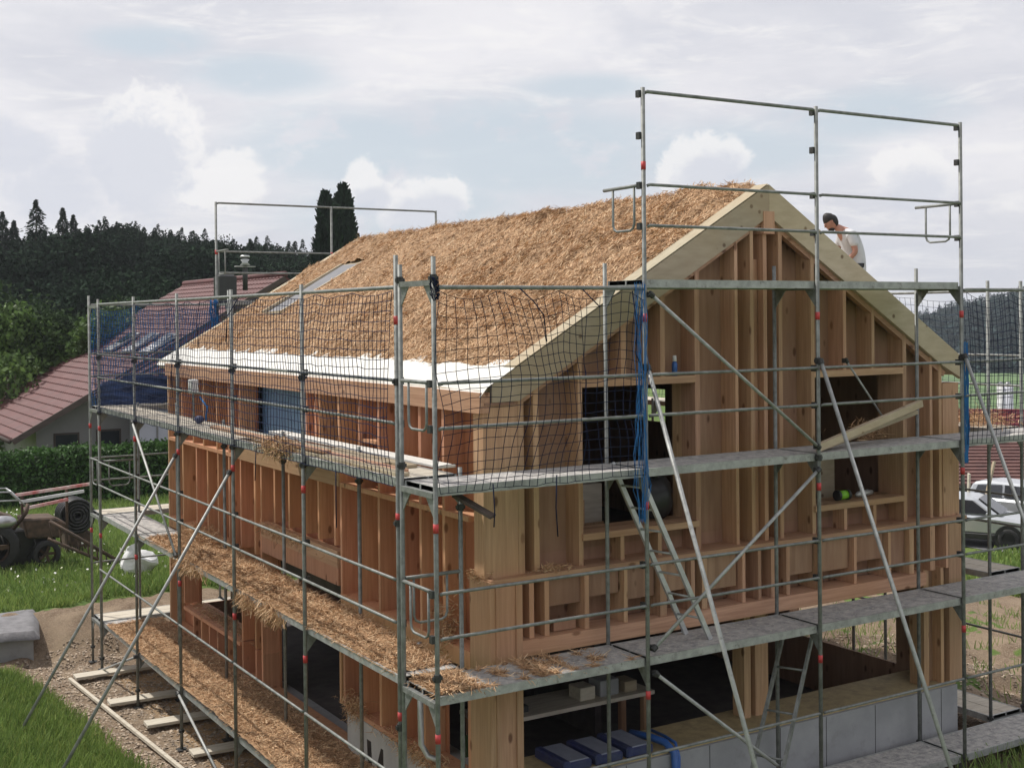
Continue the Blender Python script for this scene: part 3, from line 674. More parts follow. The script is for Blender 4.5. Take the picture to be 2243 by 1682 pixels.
g.rail(0, 2.57, 4.0, -.03, .021); g.rail(7.71, 10.28, 4.0, -.03, .021)
g.endguard(2.57, 2*LV); g.endguard(7.71, 2*LV); g.endguard(0, 0); g.endguard(0, LV)
g.brace((2.62, -.05, 3.93), (5.08, -.05, 2.14)); g.brace((5.08, -.05, 1.86), (2.62, -.05, .12)); g.brace((2.64, -.05, -.16), (5.05, -.05, -2.0))
g.brace((6.35, .70, 3.1), (7.05, .70, 2.3), .014)
for x in (2.57, 5.14, 7.71): g.raker(x, 3.14, 2.42, H(x, -2.4))
# --- left run
l_ = Run('side_scaffold', 'long scaffold along the left wall holding straw covered decks', (0, .823, 0), (0, 1, 0), (1, 0, 0))
ly = [2.57*i for i in range(6)]
for i, s in enumerate(ly):
    y = .823+s
    po = l_.post(s, 0, H(0, y)+.02, 4.12 if i else 4.35, B_[:2] if i else B_, True, (3.0, 1.95) if i else (3.05, 1.6, -.5))
    l_.wedges(s, 0, [k*LV+h for k in (0, 1) for h in RH], po)
    l_.post(s, .73, H(.73, y)+.02, 2.12 if i not in (4,) else 2.25, (), True, (1.7,))
    for k in (-1, 0, 1): l_.transom(s, k*LV)
for i in range(5):
    a, b = ly[i], ly[i+1]
    for k in (0, 1):
        for h in RH: l_.rail(a, b, k*LV+h)
        l_.deck(a, b, k*LV, mat=plankm if k == 1 else deckm)
    l_.rail(a, b, -LV+RH[1]); l_.deck(a, b, -LV); l_.rail(a, b, 4.02, -.0, .021)
l_.endguard(0, 0); l_.endguard(12.85, 0)
l_.brace((-.05, .823+10.25, 1.95), (-.05, .823+7.75, .05))
l_.brace((-.05, .823+7.7, -2.1), (-.05, .823+5.2, -2.95)); l_.brace((-.05, .823+10.2, -2.1), (-.05, .823+12.8, -2.95))
for i in (2, 3):
    y = .823+ly[i]; xo = -2.35; l_.raker(ly[i], 1.60, 2.4, H(xo, y))
# --- back run
b_ = Run('rear_scaffold', 'scaffold behind the far gable with thin guard frame over the roof', (0, 14.43, 0), (1, 0, 0), (0, -1, 0))
for i, x in enumerate(gx):
    po = b_.post(x, 0, H(x, 14.43)+.02, [4.2, 6.14, 6.14, 6.14, 4.2][i], (B_[0], B_[1])+((5.1,) if i in (1, 2) else ()), True, ())
    b_.post(x, .73, H(x, 13.7)+.02, 2.1 if i in (0, 4) else 4.3, (), True, ())
    for k in (-1, 0, 1): b_.transom(x, k*LV)
    if 0 < i < 4: b_.transom(x, 2*LV)
b_.transom(0, 4.05)
for i in range(4):
    a, b = gx[i], gx[i+1]
    for k in (0, 1):
        for h in RH: b_.rail(a, b, k*LV+h, .03)
        b_.deck(a, b, k*LV, mat=plankm)
    b_.deck(a, b, -LV, mat=plankm); b_.rail(a, b, -LV+RH[1], .03)
    if i in (1, 2):
        b_.deck(a, b, 2*LV)
        for h in RH: b_.rail(a, b, 2*LV+h, .03)
        b_.rail(a, b, 6.12, 0, .021)
b_.rail(0, 2.57, 4.02, 0, .021); b_.rail(7.71, 10.28, 4.02, 0, .021)
b_.endguard(2.57, 2*LV); b_.endguard(0, 0)
# --- right run
q_ = Run('far_side_scaffold', 'scaffold along the right side of the house beyond the gable', (10.03, .823, 0), (0, 1, 0), (-1, 0, 0))
for i, s in enumerate(ly):
    y = .823+s
    po = q_.post(s, 0, H(10.03, y)+.02, 4.15, (), True, ()); q_.post(s, .73, H(9.3, y)+.02, 2.1 if i else 4.15, (), True, ())
    for k in (-1, 0, 1): q_.transom(s, k*LV)
for i in range(5):
    a, b = ly[i], ly[i+1]
    for k in (0, 1):
        for h in RH: q_.rail(a, b, k*LV+h)
        q_.deck(a, b, k*LV, mat=plankm)
    q_.deck(a, b, -LV, mat=plankm); q_.rail(a, b, 4.02, 0, .021); q_.rail(a, b, -LV+RH[1])

# ------------------------------------------------------------------ safety nets
def net(name, label, f, nu, nv, r=.0042, mat=netm, sub=1):
    """f(u,v)->point, strands every step as three sided cords"""
    V = []; F = []
    def strand(pts):
        k = len(V); n = len(pts)
        for i, p in enumerate(pts):
            d = (pts[min(i+1, n-1)]-pts[max(i-1, 0)]).normalized(); a = d.cross(Vector((.3, .5, .8))).normalized(); b = d.cross(a)
            for j in range(3): t = 2.0944*j; V.append(p+(a*math.cos(t)+b*math.sin(t))*r)
        for i in range(n-1):
            for j in range(3): F.append((k+i*3+j, k+i*3+(j+1) % 3, k+i*3+3+(j+1) % 3, k+i*3+3+j))
    for i in range(nu+1): strand([Vector(f(i/nu, j/nv)) for j in range(nv+1)])
    for j in range(nv+1): strand([Vector(f(i/nu, j/nv)) for i in range(nu+1)])
    me = bpy.data.meshes.new(name); me.from_pydata([tuple(v) for v in V], [], F); o = link_mesh(name, me, mat)
    return tag(o, label, 'safety net', 'safety nets hung on the scaffold')
def fL(u, v):
    y = .85+12.8*u; z = 1.98+(2.0)*v; k = math.sin(math.pi*v)
    return (-.04-.10*k*(.5+nz3(y, z, 0, .6))+.01*nz3(y, z, 2, 6), y+.03*nz3(y, z, 4, 2), z-.10*(1-v)*abs(math.sin(y*2.1))*0-.04*abs(math.sin(u*40))*v*(1 if v > .95 else .5)+.02*nz3(y, z, 6, 3))
nl = net('safety_net', 'dark blue net stretched along the left side above the upper deck', fL, 130, 20, .0048)
def fG(u, v):
    x = .03+2.50*(u**1.0); z = 2.0+1.97*v; pin = max(0, (u-.62)/.38)
    x = x-.35*pin*0+(.0 if u < .62 else (1-.0)*0)
    xx = x+.25*pin*math.sin(math.pi*v)*-.6*pin; k = math.sin(math.pi*v)
    xx = .03+2.5*u+.22*k*(1-u)*u*2-.0
    if u > .7: xx = .03+2.5*(.7+.3*(1-max(0, 1-(u-.7)/.3)**1.8))
    sag = .09*abs(math.sin(u*3.6*math.pi))*(v**3)
    return (xx+.09*nz3(xx, z, 1, 1.4)*k+.02*nz3(xx, z, 1, 4)-.10*u*k*0, -.05-.10*k*math.sin(u*5)-.05*nz3(xx, z, 0, 2), z-sag-.10*k*(1-u)*max(0, 1-u*3)+.07*nz3(xx, z, 3, 1.3)*k+.02*nz3(xx, z, 3, 5))
net('safety_net', 'loose draped net beside the near corner post on the gable', fG, 27, 19, .0042)
def fB(u, v):
    x = .03+2.5*u; z = 2.0+2.0*v; return (x+.05*nz3(x, z, 0, 2), 14.46+.1*nz3(x, z, 1, 1)+.1*math.sin(math.pi*v), z-.12*abs(math.sin(u*9))*v*v+.04*nz3(x, z, 3, 3))
net('safety_net', 'bright blue dense net on the rear scaffold at the far left', fB, 50, 36, .0065, netb)
def fR(u, v):
    y = .85+12.8*u; z = 2.0+2.0*v; return (10.06+.08*math.sin(math.pi*v)+.02*nz3(y, z, 0, 3), y, z-.12*abs(math.sin(u*16))*v*v+.03*nz3(y, z, 3, 2))
net('safety_net', 'dark net on the far side scaffold right of the gable seen against the hill', fR, 115, 18, .0034)
def fG2(u, v):
    x = 7.75+2.5*u; z = 2.0+1.97*v; return (x, -.05-.06*math.sin(math.pi*v), z-.12*abs(math.sin(u*3*math.pi))*v*v+.02*nz3(x, z, 3, 3))
net('safety_net', 'net on the last short gable bay at the right edge of the picture', fG2, 27, 20, .0038)
# gathered net bundles
def bundle(label, x, y, z0, z1, sp, mat, n=34, r=.004, foot=None):
    mb = MB()
    for k in range(n):
        a = random.uniform(0, 6.28); pts = []
        for j in range(15):
            v = j/14; z = z1+(z0-z1)*v; ww = sp*(.35+.65*abs(math.sin(v*4.3+k*.13)))*(1 if v < .9 else .5)
            pts.append((x+ww*math.cos(a+v*3)*random.uniform(.5, 1), y+ww*.6*math.sin(a+v*2)*random.uniform(.5, 1), z+random.uniform(-.03, .03)))
        mb.tube(pts, r, 3, False)
    return tag(mb.build('net_bundle', mat), label, 'net bundle', 'gathered ends of the nets')
bundle('blue net end gathered and tied down the second gable post', 2.47, -.06, 1.5, 4.05, .10, netb, 15, .0035)
bundle('blue net end bunched at the far left rear post', 2.5, 14.4, 3.2, 4.1, .12, netb, 26, .008)
bundle('dark net end bunched on the near corner post top', 0, -.02, 3.88, 4.08, .06, netm, 14, .005)
bundle('blue net end tied to the fourth gable post', 7.76, -.02, 1.78, 3.3, .05, netb, 22, .005)
# tie cords
def cord(pts, label, r=.007, mat=netm): return tag(MB().tube(pts, r, 5).build('tie_cord', mat, smooth=True), label, 'cord', 'cords tying the nets')
cl = ['below the near end of the top net rail', 'halfway along the near top net rail', 'beside the second gable post', 'under the near upper deck edge', 'below the middle of the first upper gable deck', 'below the upper side deck near the second side post', 'below the upper side deck near the third side post', 'at the far part of the side net', 'on the far part of the side net rail', 'near the middle of the side net rail']
cp = [[(.95, -.06, 3.99), (1.10, -.08, 3.86), (1.22, -.08, 3.72), (1.26, -.07, 3.45)], [(1.72, -.06, 3.98), (1.92, -.08, 3.80)], [(2.36, -.06, 3.97), (2.42, -.06, 3.6), (2.40, -.06, 3.3), (2.45, -.06, 3.2)],
      [(.62, -.05, 2.05), (.63, -.06, 1.78), (.62, -.06, 1.62)], [(1.38, -.05, 2.08), (1.36, -.06, 1.75), (1.38, -.06, 1.45)], [(-.05, 2.3, 2.0), (-.06, 2.28, 1.7), (-.05, 2.3, 1.35)], [(-.05, 4.9, 2.0), (-.06, 4.92, 1.6)],
      [(-.05, 7.2, 3.98), (-.07, 7.3, 3.7), (-.06, 7.25, 3.3)], [(-.05, 5.5, 4.0), (-.08, 5.9, 3.75), (-.07, 6.0, 3.4)], [(-.05, 8.6, 3.2), (-.08, 8.6, 2.9), (-.05, 8.65, 2.5)]]
for t, p in zip(cl, cp): cord(p, 'loose dark tie cord '+t)

# ------------------------------------------------------------------ straw on the decks
def deckbed(name, label, x0, x1, y0, y1, z, hf, n, mat=strawm, hang=0, l=(.04, .12)):
    def f(a, b): return (a, b, z+hf(a, b))
    o = heightbed(name, f, x0, x1, y0, y1, .045, strawg); tag(o, label, 'straw', kind='stuff')
    def smp():
        a = random.uniform(x0+.03, x1-.02); b = random.uniform(y0, y1); hh = hf(a, b)
        if hh < 0.0: return None
        return (a, b, z+hh+random.uniform(-.005, .02))
    P, D = stalks(int(n*1.5), smp, .3); strawset(name+'_stalks', P, D, o, l, (.004, .009))
    return o
def h1(x, y):
    b = .012+.02*nz3(x, y, 0, 3); b += .13*math.exp(-((y-8.2)/1.0)**2)*(.7+.6*nz3(x, y, 1, 2.2)); b += .12*math.exp(-((y-6.3)/1.0)**2)*(.6+.8*nz3(x, y, 4, 2.4)); b += .05*math.exp(-((y-4)/1.6)**2)
    b += .03*nz3(x, y, 3, 9)*min(1, max(0, b*10)); e = min(1, (x-.01)/.16, (.78-x)/.10); return b*max(.05 if abs(y-8.2) > .8 else .4, e)-.003 if y < 10.6 else -.02+.03*nz3(x, y, 2, 2)
deckbed('deck_straw', 'deep loose straw heaped along the middle side deck', .02, .73, 1.0, 11.5, .0, h1, 26000)
def h0(x, y): return .02+.03*nz3(x, y, 0, 2.5)+.02*nz3(x, y, 3, 8)+.05*math.exp(-((y-7)/3)**2)
deckbed('deck_straw', 'straw spread over the lowest side deck', .0, 1.06, 1.6, 13.3, -LV, h0, 26000)
def h2(x, y): return -.004+.05*max(0, nz3(x, y, 0, 1.6)+.15)*max(0, 1-x/1.8)+.012*nz3(x, y, 2, 8)
deckbed('deck_straw', 'thin scatter of straw on the middle gable deck by the corner', .04, 2.5, .06, .70, 0, h2, 3800, l=(.04, .14))
# straw hanging off the side deck and clumps on ledges
def clump(label, c, s, n, l=(.08, .25), down=0, tilt=.5):
    n = int(n*1.5); l = (l[0]*.6, l[1]*.6); c = np.array(c); P = c+rng.normal(0, 1, (n, 3))*np.array(s); D = rng.normal(0, 1, (n, 3)); D[:, 2] = D[:, 2]*tilt-down
    D = unit(D); S = unit(np.cross(D, rng.normal(0, 1, (n, 3)))); o = ribbons('straw_clump', P, D, S, rng.uniform(*l, n), rng.uniform(.004, .009, n), strawm)
    return tag(o, label, 'straw', kind='stuff')
clump('straw hanging over the side deck edge near the fourth post', (-.02, 8.0, -.02), (.03, .35, .05), 450, (.1, .28), 1.0)
clump('small straw tuft hanging below the deck by the third post', (-.01, 5.5, -.06), (.02, .18, .05), 260, (.1, .28), 1.6)
clump('straw tuft spilling down at the third side post', (-.01, 4.6, -.04), (.02, .22, .05), 420, (.1, .3), 1.6)
clump('straw heap against the far part of the wall on the middle deck', (.62, 9.3, .14), (.08, .35, .08), 1500, (.1, .3))
clump('straw tuft stuck in the first bay of the side wall', (1.12, 1.9, .12), (.04, .10, .16), 500)
clump('pale straw tuft on the upper side deck edge', (.05, 4.35, LV+.05), (.06, .25, .05), 900, (.1, .3), .5)
clump('straw tuft on the ledge beside the gable corner', (1.95, .95, .88), (.12, .05, .02), 260, (.04, .12))
clump('straw on top of the corner column', (1.14, 1.15, .87), (.03, .1, .03), 260, (.05, .15))
clump('straw caught on the plinth by the side wall', (1.08, 2.3, -1.48), (.05, .55, .05), 1100, (.06, .2), .6)
clump('straw caught at the end of the plinth', (1.08, 4.35, -1.42), (.05, .18, .09), 500, (.06, .2), .6)
clump('straw on the beam above the door opening', (1.08, 6.9, .50), (.03, .55, .05), 520, (.06, .2), 1.0)
clump('straw tuft on the right upper gable deck behind the boards', (6.8, .8, LV+.1), (.15, .05, .07), 300)
clump('pale straw heap on the upper far side deck', (9.7, 1.4, LV+.08), (.2, .3, .07), 900)
clump('straw on the ground floor window sill', (1.28, 10.2, -1.51), (.09, .8, .02), 900, (.05, .18))

# ------------------------------------------------------------------ timber, boards and small things
def board(label, p, q, w_, h, mat=woodY, up=(0, 0, 1), group=None, name='board', cat='board'):
    c = (Vector(p)+Vector(q))/2; return tag(MB().beam(p, q, w_, h, up).build(name, mat, origin=c, bevel=.003), label, cat, group)
gt = 'boards stacked on the right gable deck'
board('long board of the leaning bundle nearest to the camera', (5.25, .12, 2.10), (7.42, .42, 2.52), .07, .09, paleX, group=gt)
board('long board of the leaning bundle closest to the wall', (5.35, .22, 2.08), (7.52, .55, 2.50), .06, .08, paleX, group=gt)
board('thin lower batten under the leaning board bundle', (5.6, .30, 2.08), (7.62, .66, 2.38), .05, .05, paleX, group=gt)
gs = 'boards lying on the upper side deck'
for k in range(6):
    y0 = [1.0, 1.3, 2.0, 3.2, 1.6, 5.4][k]; ln = [3.2, 2.6, 3.5, 3.0, 2.2, 2.6][k]; x = [.16, .30, .44, .22, .56, .4][k]; dz = [.02, .02, .02, .065, .02, .02][k]
    board(['palest board on the outer edge of the upper side deck', 'short board beside the outermost on the near side deck', 'long board in the middle of the near upper side deck', 'board lying on top of the others on the upper side deck', 'shortest board near the wall on the upper side deck', 'far board on the upper side deck by the blue sheet window'][k],
          (x, y0, LV+dz), (x+.06*random.uniform(-1, 1), y0+ln, LV+dz), .13, .035, [paleX, woodY, paleX, woodY, paleX, woodY][k], group=gs)
board('white topped plank along the wall side of the upper side deck', (.86, 1.35, LV+.02), (.86, 6.6, LV+.02), .22, .03, membr, group=gs)
board('short dark offcut poking from under the near upper gable deck', (.35, .25, 1.93), (.62, -.05, 1.72), .16, .03, brownwood)
gp_ = 'planks laid across the gravel strip'
for k, (xa, ya, xb, yb) in enumerate([(-.60, 13.25, 1.05, 13.25), (-.45, 11.3, .75, 11.25), (-.22, 9.8, .9, 9.75), (-.0, 8.05, .95, 8.0), (.15, 6.5, 1.0, 6.5)]):
    z = -2.9
    board(['first thick plank laid across the gravel by the farthest side post', 'second plank across the gravel counted from the far end', 'third plank across the gravel counted from the far end', 'fourth plank across the gravel counted from the far end', 'fifth nearest plank across the gravel'][k],
          (xa, ya, z), (xb, yb, z), .30, .05, plankm, group=gp_, name='plank', cat='plank')
board('long thin batten lying along the plank ends on the gravel', (-.68, 13.3, -2.93), (-.2, 6.2, -2.93), .06, .05, plankm)
# ladders
def ladder(label, a, b, side, wid=.36, mat=alu):
    a, b, s = Vector(a), Vector(b), Vector(side).normalized()*wid/2
    t = thing('ladder', label, 'ladder', (a.x, a.y, a.z)); d = b-a
    for k in (-1, 1): MB().beam(a+s*k, b+s*k, .065, .03, s).build('stile', mat, t)
    n = int(d.length/(.27 if 'short' not in label else .5))
    for i in range(1, n): p = a+d*(i/n); MB().tube([p-s, p+s], .014, 8).build('rung', mat, t, True)
    return t
ladder('worn aluminium ladder climbing from the middle to the upper gable deck', (3.62, .42, 0), (2.58, .42, 2.06), (.25, -1, 0), .34)
ladder('short aluminium ladder leaning below the middle gable deck', (3.75, -.25, -2.3), (5.35, .55, -.15), (.45, -.9, 0), .36, steel)
ladder('dark ladder standing inside the right upper window', (6.25, 2.2, -.0), (6.6, 2.6, 2.6), (1, .2, 0), .4, alu)
# bottle, tools, bags, hose
t = thing('foam_can', 'pale spray can with blue label standing on the left window header', 'can', (3.86, 1.1, 2.975))
MB().tube([(3.86, 1.1, 2.977), (3.86, 1.1, 3.12), (3.86, 1.1, 3.15)], [.034, .034, .02], 12).build('can_body', bluep, t, True)
MB().tube([(3.86, 1.1, 3.15), (3.86, 1.1, 3.22)], [.028, .022], 10).build('cap', whitem, t, True)
t = thing('tape_reel', 'lime green reel lying on the right window sill', 'reel', (6.75, 1.15, 1.22))
MB().tube([(6.62, 1.15, 1.29), (6.66, 1.15, 1.29)], .07, 16).tube([(6.80, 1.15, 1.29), (6.84, 1.15, 1.29)], .07, 16).build('flange', blackp, t)
MB().tube([(6.66, 1.15, 1.29), (6.80, 1.15, 1.29)], .06, 16).build('winding', limeg, t, True)
t = thing('power_tool', 'grey power tool lying on the right window sill beside the green reel', 'tool', (7.2, 1.2, 1.22))
MB().tube([(6.98, 1.15, 1.265), (7.04, 1.15, 1.275), (7.25, 1.2, 1.275), (7.36, 1.22, 1.27)], [.02, .042, .042, .03], 12).build('body', alu, t, True)
MB().beam((7.22, 1.2, 1.26), (7.30, 1.36, 1.245), .05, .045).build('grip', blackp, t)
t = thing('bin_bag', 'shiny black rubbish sack slumped in the left upper window', 'sack', (3.75, 1.35, 1.22))
mb = MB().ball((3.75, 1.36, 1.48), .27, 20, 14, (.85, .6, 1)); mb.v = [(x+.04*nz3(x, y, z, 6), y+.04*nz3(x, y, z+3, 6), max(1.222, z+.05*nz3(x, y, z+7, 5))) for x, y, z in mb.v]
mb.build('sack_body', blackp, t, True)
mb = MB().tube([(3.75, 1.36, 1.72), (3.74, 1.36, 1.80), (3.70, 1.36, 1.86)], [.05, .03, .07], 10).build('knot', blackp, t, True)
for k in range(3):
    x = 2.28+k*.44
    t = thing('cement_bag', ['blue and white bag on the parapet nearest the corner column', 'middle blue and white bag on the concrete parapet', 'blue and white bag on the parapet beside the second gable post'][k], 'bag', (x, 1.2, -1.44), 'blue and white bags on the parapet')
    mb = MB(); mb.box(x-.19, x+.19, .93, 1.55, -1.438, -1.32); me_ = mb
    b = me_.build('bag_body', M('grey_film', (0.30, 0.32, 0.40), (0.22, 0.24, 0.31), (6, 6, 6), .3) if k == 0 else bpy.data.materials['grey_film'], t, bevel=.03)
    MB().box(x-.195, x-.09, .925, 1.555, -1.44, -1.313).box(x-.195, x+.195, .922, .98, -1.437, -1.33).build('printed_band', tarpb, t, bevel=.02)
tag(MB().tube([(3.45, 1.5, -1.38), (3.52, 1.2, -1.36), (3.55, .95, -1.36), (3.58, .82, -1.45), (3.58, .80, -1.7), (3.55, .80, -2.3)], .045, 10).build('blue_hose', bluep, smooth=True), 'thick blue hose hanging over the concrete parapet', 'hose')
tag(MB().tube([(3.72, 1.45, -1.38), (3.70, 1.15, -1.37), (3.66, .9, -1.37), (3.64, .81, -1.5), (3.62, .80, -2.3)], .02, 8).build('blue_hose', bluep, smooth=True), 'thin blue hose beside the thick one on the parapet', 'hose')
# things just visible in the dark ground floor
t = thing('workbench', 'workbench in the dark ground floor behind the parapet', 'workbench', (3.2, 2.9, -2.2))
MB().box(2.0, 4.6, 2.5, 3.2, -1.35, -1.30).build('bench_top', plankm, t)
for x, y in ((2.1, 2.6), (4.5, 2.6), (2.1, 3.1), (4.5, 3.1)): MB().box(x-.04, x+.04, y-.04, y+.04, -2.2, -1.35).build('leg', woodV, t)
t = thing('table_saw', 'small round motor housing standing on the ground floor bench', 'saw', (2.5, 2.8, -1.3))
MB().ball((2.5, 2.8, -1.08), .17, 14, 10, (1, 1, 1.1)).build('motor_housing', blackp, t, True); MB().box(2.35, 2.7, 2.65, 2.95, -1.3, -1.22).build('base', steeld, t)
for k, (x, s_) in enumerate(((3.6, .12), (3.95, .15), (4.3, .10))):
    tag(MB().box(x-s_, x+s_, 2.62, 2.9, -1.298, -1.298+s_*1.4).build('box', [plankm, conc, paleX][k], bevel=.01), ['small pale box left on the ground floor bench', 'grey box in the middle of the ground floor bench', 'smallest box at the right end of the bench'][k], 'box', 'boxes on the bench')
t = thing('garden_chair', 'folded green chair in the corner behind the near column', 'chair', (1.95, 2.0, -2.2))
MB().box(1.75, 2.2, 1.85, 2.2, -1.78, -1.74).build('seat', leafD, t); MB().beam((1.75, 2.2, -1.75), (1.7, 2.35, -1.3), .4, .03).build('backrest', leafD, t)
for x in (1.78, 2.16):
    for y in (1.88, 2.16): MB().tube([(x, y, -1.76), (x, y, -2.2)], .015, 6).build('leg', steel, t)
t = thing('site_lamp', 'white boxed site lamp with blue handle on the upper side deck', 'lamp', (.6, 9.5, LV))
MB().box(.5, .62, 9.45, 9.65, LV+.45, LV+.68).build('lamp_head', whitem, t, bevel=.01); MB().tube([(.56, 9.55, LV), (.56, 9.55, LV+.45)], .02, 8).build('stand', steel, t)
MB().tube([(.62, 9.1, LV+.03), (.66, 9.15, LV+.25), (.6, 9.35, LV+.4)], .015, 8).build('cable_loop', netb, t, True)
tag(MB().ball((.45, 8.9, LV+.07), .08, 12, 8, (1, 1.2, .8)).build('blue_canister', tarpb, smooth=True), 'rounded blue canister on the far upper side deck', 'canister')
for k, (x, y, w_, h_) in enumerate(((2.9, 2.2, .5, .35), (3.5, 2.6, .4, .55), (6.6, 2.6, .6, .4), (7.3, 2.2, .35, .7))):
    t = thing('crate', ['low wooden crate behind the left upper window', 'tall crate behind the left upper window', 'long crate behind the right upper window', 'pale upright crate at the right side of the right upper window'][k], 'crate', (x, y, 0), 'crates stored upstairs')
    MB().box(x-w_/2, x+w_/2, y-.2, y+.2, .0, 1.22+h_*.6).build('crate_body', [woodX, plankm, woodX, paleX][k], t, bevel=.01)
    MB().box(x-w_/2-.01, x+w_/2+.01, y-.21, y+.21, 1.0, 1.06).build('slat', woodV, t)
# leaning pipe and bent pipe pieces by the corner
tag(MB().tube([(.93, 2.2, -.06), (.94, 2.2, -1.25), (.99, 2.12, -1.38), (1.06, 2.0, -1.40)], .036, 10).build('drain_pipe', alu, smooth=True), 'bent pale pipe hanging below the middle side deck', 'pipe')
t = thing('white_bag', 'crumpled white sack lying on the grass behind the scaffold', 'sack', (2.2, 19.6, -2.4))
mb = MB().ball((2.2, 19.6, -2.15), .42, 20, 14, (1, .8, .8)); mb.v = [(x+.18*nz3(x, y, z, 3), y+.15*nz3(x, y, z+3, 3), max(H(x, y), z+.2*nz3(x, y, z+7, 3))) for x, y, z in mb.v]; mb.build('sack_body', whitem, t, False)
mb = MB().tube([(2.1, 19.5, -1.95), (2.12, 19.45, -1.78), (2.1, 19.5, -1.72)], [.24, .14, .16], 9); mb.build('neck', whitem, t)
# covered slab at the left edge
t = thing('covered_pallet', 'grey covered block at the edge of the bank on the far left', 'pallet', (-2.1, 15.8, -2.9))
mb = MB(); 
f = lambda a, b: (-3.6+2.7*a+(.35*b if a > .8 else 0), 14.9+2.0*b, -2.33+.05*nz3(a*3, b*3, 0, 1.5)-(.16 if min(a, 1-a, b, 1-b) < .04 else 0))
heightbed('cover_sheet', f, 0, 1, 0, 1, .04, stone, t); MB().box(-3.55, -1.0, 15.0, 16.85, -2.95, -2.42).build('block', conc, t)

# ------------------------------------------------------------------ person
def skinned(name, nodes, edges, radii, mat, parent, sub=2, root=0, sx=None):
    me = bpy.data.meshes.new(name); me.from_pydata([tuple(p) for p in nodes], edges, []); o = bpy.data.objects.new(name, me); COL.objects.link(o)
    s = o.modifiers.new('skin', 'SKIN'); s.use_smooth_shade = True; su = o.modifiers.new('sub', 'SUBSURF'); su.levels = sub; su.render_levels = sub
    me.skin_vertices or None
    sv = me.skin_vertices[0].data
    for i, r in enumerate(radii):
        sv[i].radius = (r, r) if not isinstance(r, tuple) else r
        sv[i].use_root = (i == root)
    dg = bpy.context.evaluated_depsgraph_get(); dg.update(); em = bpy.data.meshes.new_from_object(o.evaluated_get(dg)); bpy.data.objects.remove(o)
    if not len(em.polygons): print('EMPTY SKIN', name)
    em.materials.clear(); r = link_mesh(name, em, mat, parent, True); return r
PF = Vector((-.88, .47, 0)).normalized(); PS = Vector((-PF.y, PF.x, 0)); PO = Vector((8.33, 2.48, 3.47))
def pl_(f, s, u): return PO+PF*f+PS*s+Vector((0, 0, u))
person = thing('person', 'person in a pale grey t-shirt bending forward on the far roof slope', 'person', PO)
nd = [pl_(-.05, 0, .93), pl_(-.06, 0, 1.12), pl_(0, 0, 1.30), pl_(.10, 0, 1.43), pl_(.17, 0, 1.50), pl_(.23, 0, 1.545),   # pelvis..head base
      pl_(.05, .17, 1.40), pl_(-.0, .24, 1.14), pl_(.16, .20, .97), pl_(.06, -.17, 1.40), pl_(.14, -.24, 1.16), pl_(.34, -.18, 1.05),
      pl_(-.04, .09, .88), pl_(.04, .11, .50), pl_(-.02, .12, .10), pl_(.12, .13, .05),
      pl_(-.04, -.09, .88), pl_(.10, -.11, .52), pl_(.10, -.12, .12), pl_(.24, -.13, .07)]
ed = [(0, 1), (1, 2), (2, 3), (3, 4), (4, 5), (3, 6), (6, 7), (7, 8), (3, 9), (9, 10), (10, 11), (0, 12), (12, 13), (13, 14), (14, 15), (0, 16), (16, 17), (17, 18), (18, 19)]
rd = [.13, .12, .14, .11, .06, .058, .062, .045, .032, .062, .045, .032, .09, .06, .042, .04, .09, .06, .042, .04]
body = skinned('body', nd, ed, rd, skinm, person)
# hands: palm and five separate fingers
for side, w_, el in ((1, nd[8], nd[7]), (-1, nd[11], nd[10])):
    d = (w_-el).normalized(); sd_ = PS*side; dn = d.cross(sd_).normalized()
    hn = [w_, w_+d*.05, w_+d*.085]; he = [(0, 1), (1, 2)]; hr = [.026, .034, .03]
    hand = skinned('hand', hn, he, hr, skinm, person, 1)
    for k in range(4):
        b0 = w_+d*.085+sd_*(-.027+.018*k); ln = [.062, .07, .066, .05][k]
        skinned('finger', [b0, b0+d*ln*.5+dn*.012, b0+d*ln*.85+dn*.04], [(0, 1), (1, 2)], [.0095, .0085, .007], skinm, hand, 1)
    b0 = w_+d*.03-sd_*.03; skinned('thumb', [b0, b0+d*.03-sd_*.025+dn*.01, b0+d*.06-sd_*.03+dn*.02], [(0, 1), (1, 2)], [.012, .0105, .008], skinm, hand, 1)
# head with face features
hc = pl_(.30, 0, 1.60); hd = (PF*.75+Vector((0, 0, -.66))).normalized(); hu = (PF*.66+Vector((0, 0, .75))).normalized()
mb = MB().ball((0, 0, 0), 1, 20, 16)
def headpt(x, y, z):   # x: face forward, y: side, z: crown
    zz = z*.125; ww = .078*(1-.22*max(0, -z)); fx = x*(.10-.02*max(0, z))
    if z < -.1 and x > 0: fx += .012*x
    return hc+hd*fx+PS*(y*ww)+hu*zz
mb.v = [tuple(headpt(*v)) for v in mb.v]
nose = MB().prism([headpt(.95, -.12, .02), headpt(.95, .12, .02), headpt(1.02, 0, .28)], hd*.001)
mb.add([headpt(.92, -.17, -.12), headpt(.92, .17, -.12), headpt(.96, 0, .30), hc+hd*.128+hu*(-.012)], [(0, 1, 2), (0, 2, 3), (2, 1, 3), (1, 0, 3)])
for s in (-1, 1):
    mb.ball(hc+PS*s*.077+hu*.0, .024, 8, 6, (.7, .7, 1.1))
head = mb.build('head', skinm, person, True)
e = MB()
for s in (-1, 1): e.ball(hc+hd*.094+PS*s*.03+hu*.015, .009, 8, 6)
e.build('eyes', blackp, head, True)
MB().ball(hc+hd*.098+hu*-.062, .018, 8, 6, (1, 1, .35)).build('mouth', pinkred, head, True)
hb = MB().ball((0, 0, 0), 1, 22, 14); vv = []
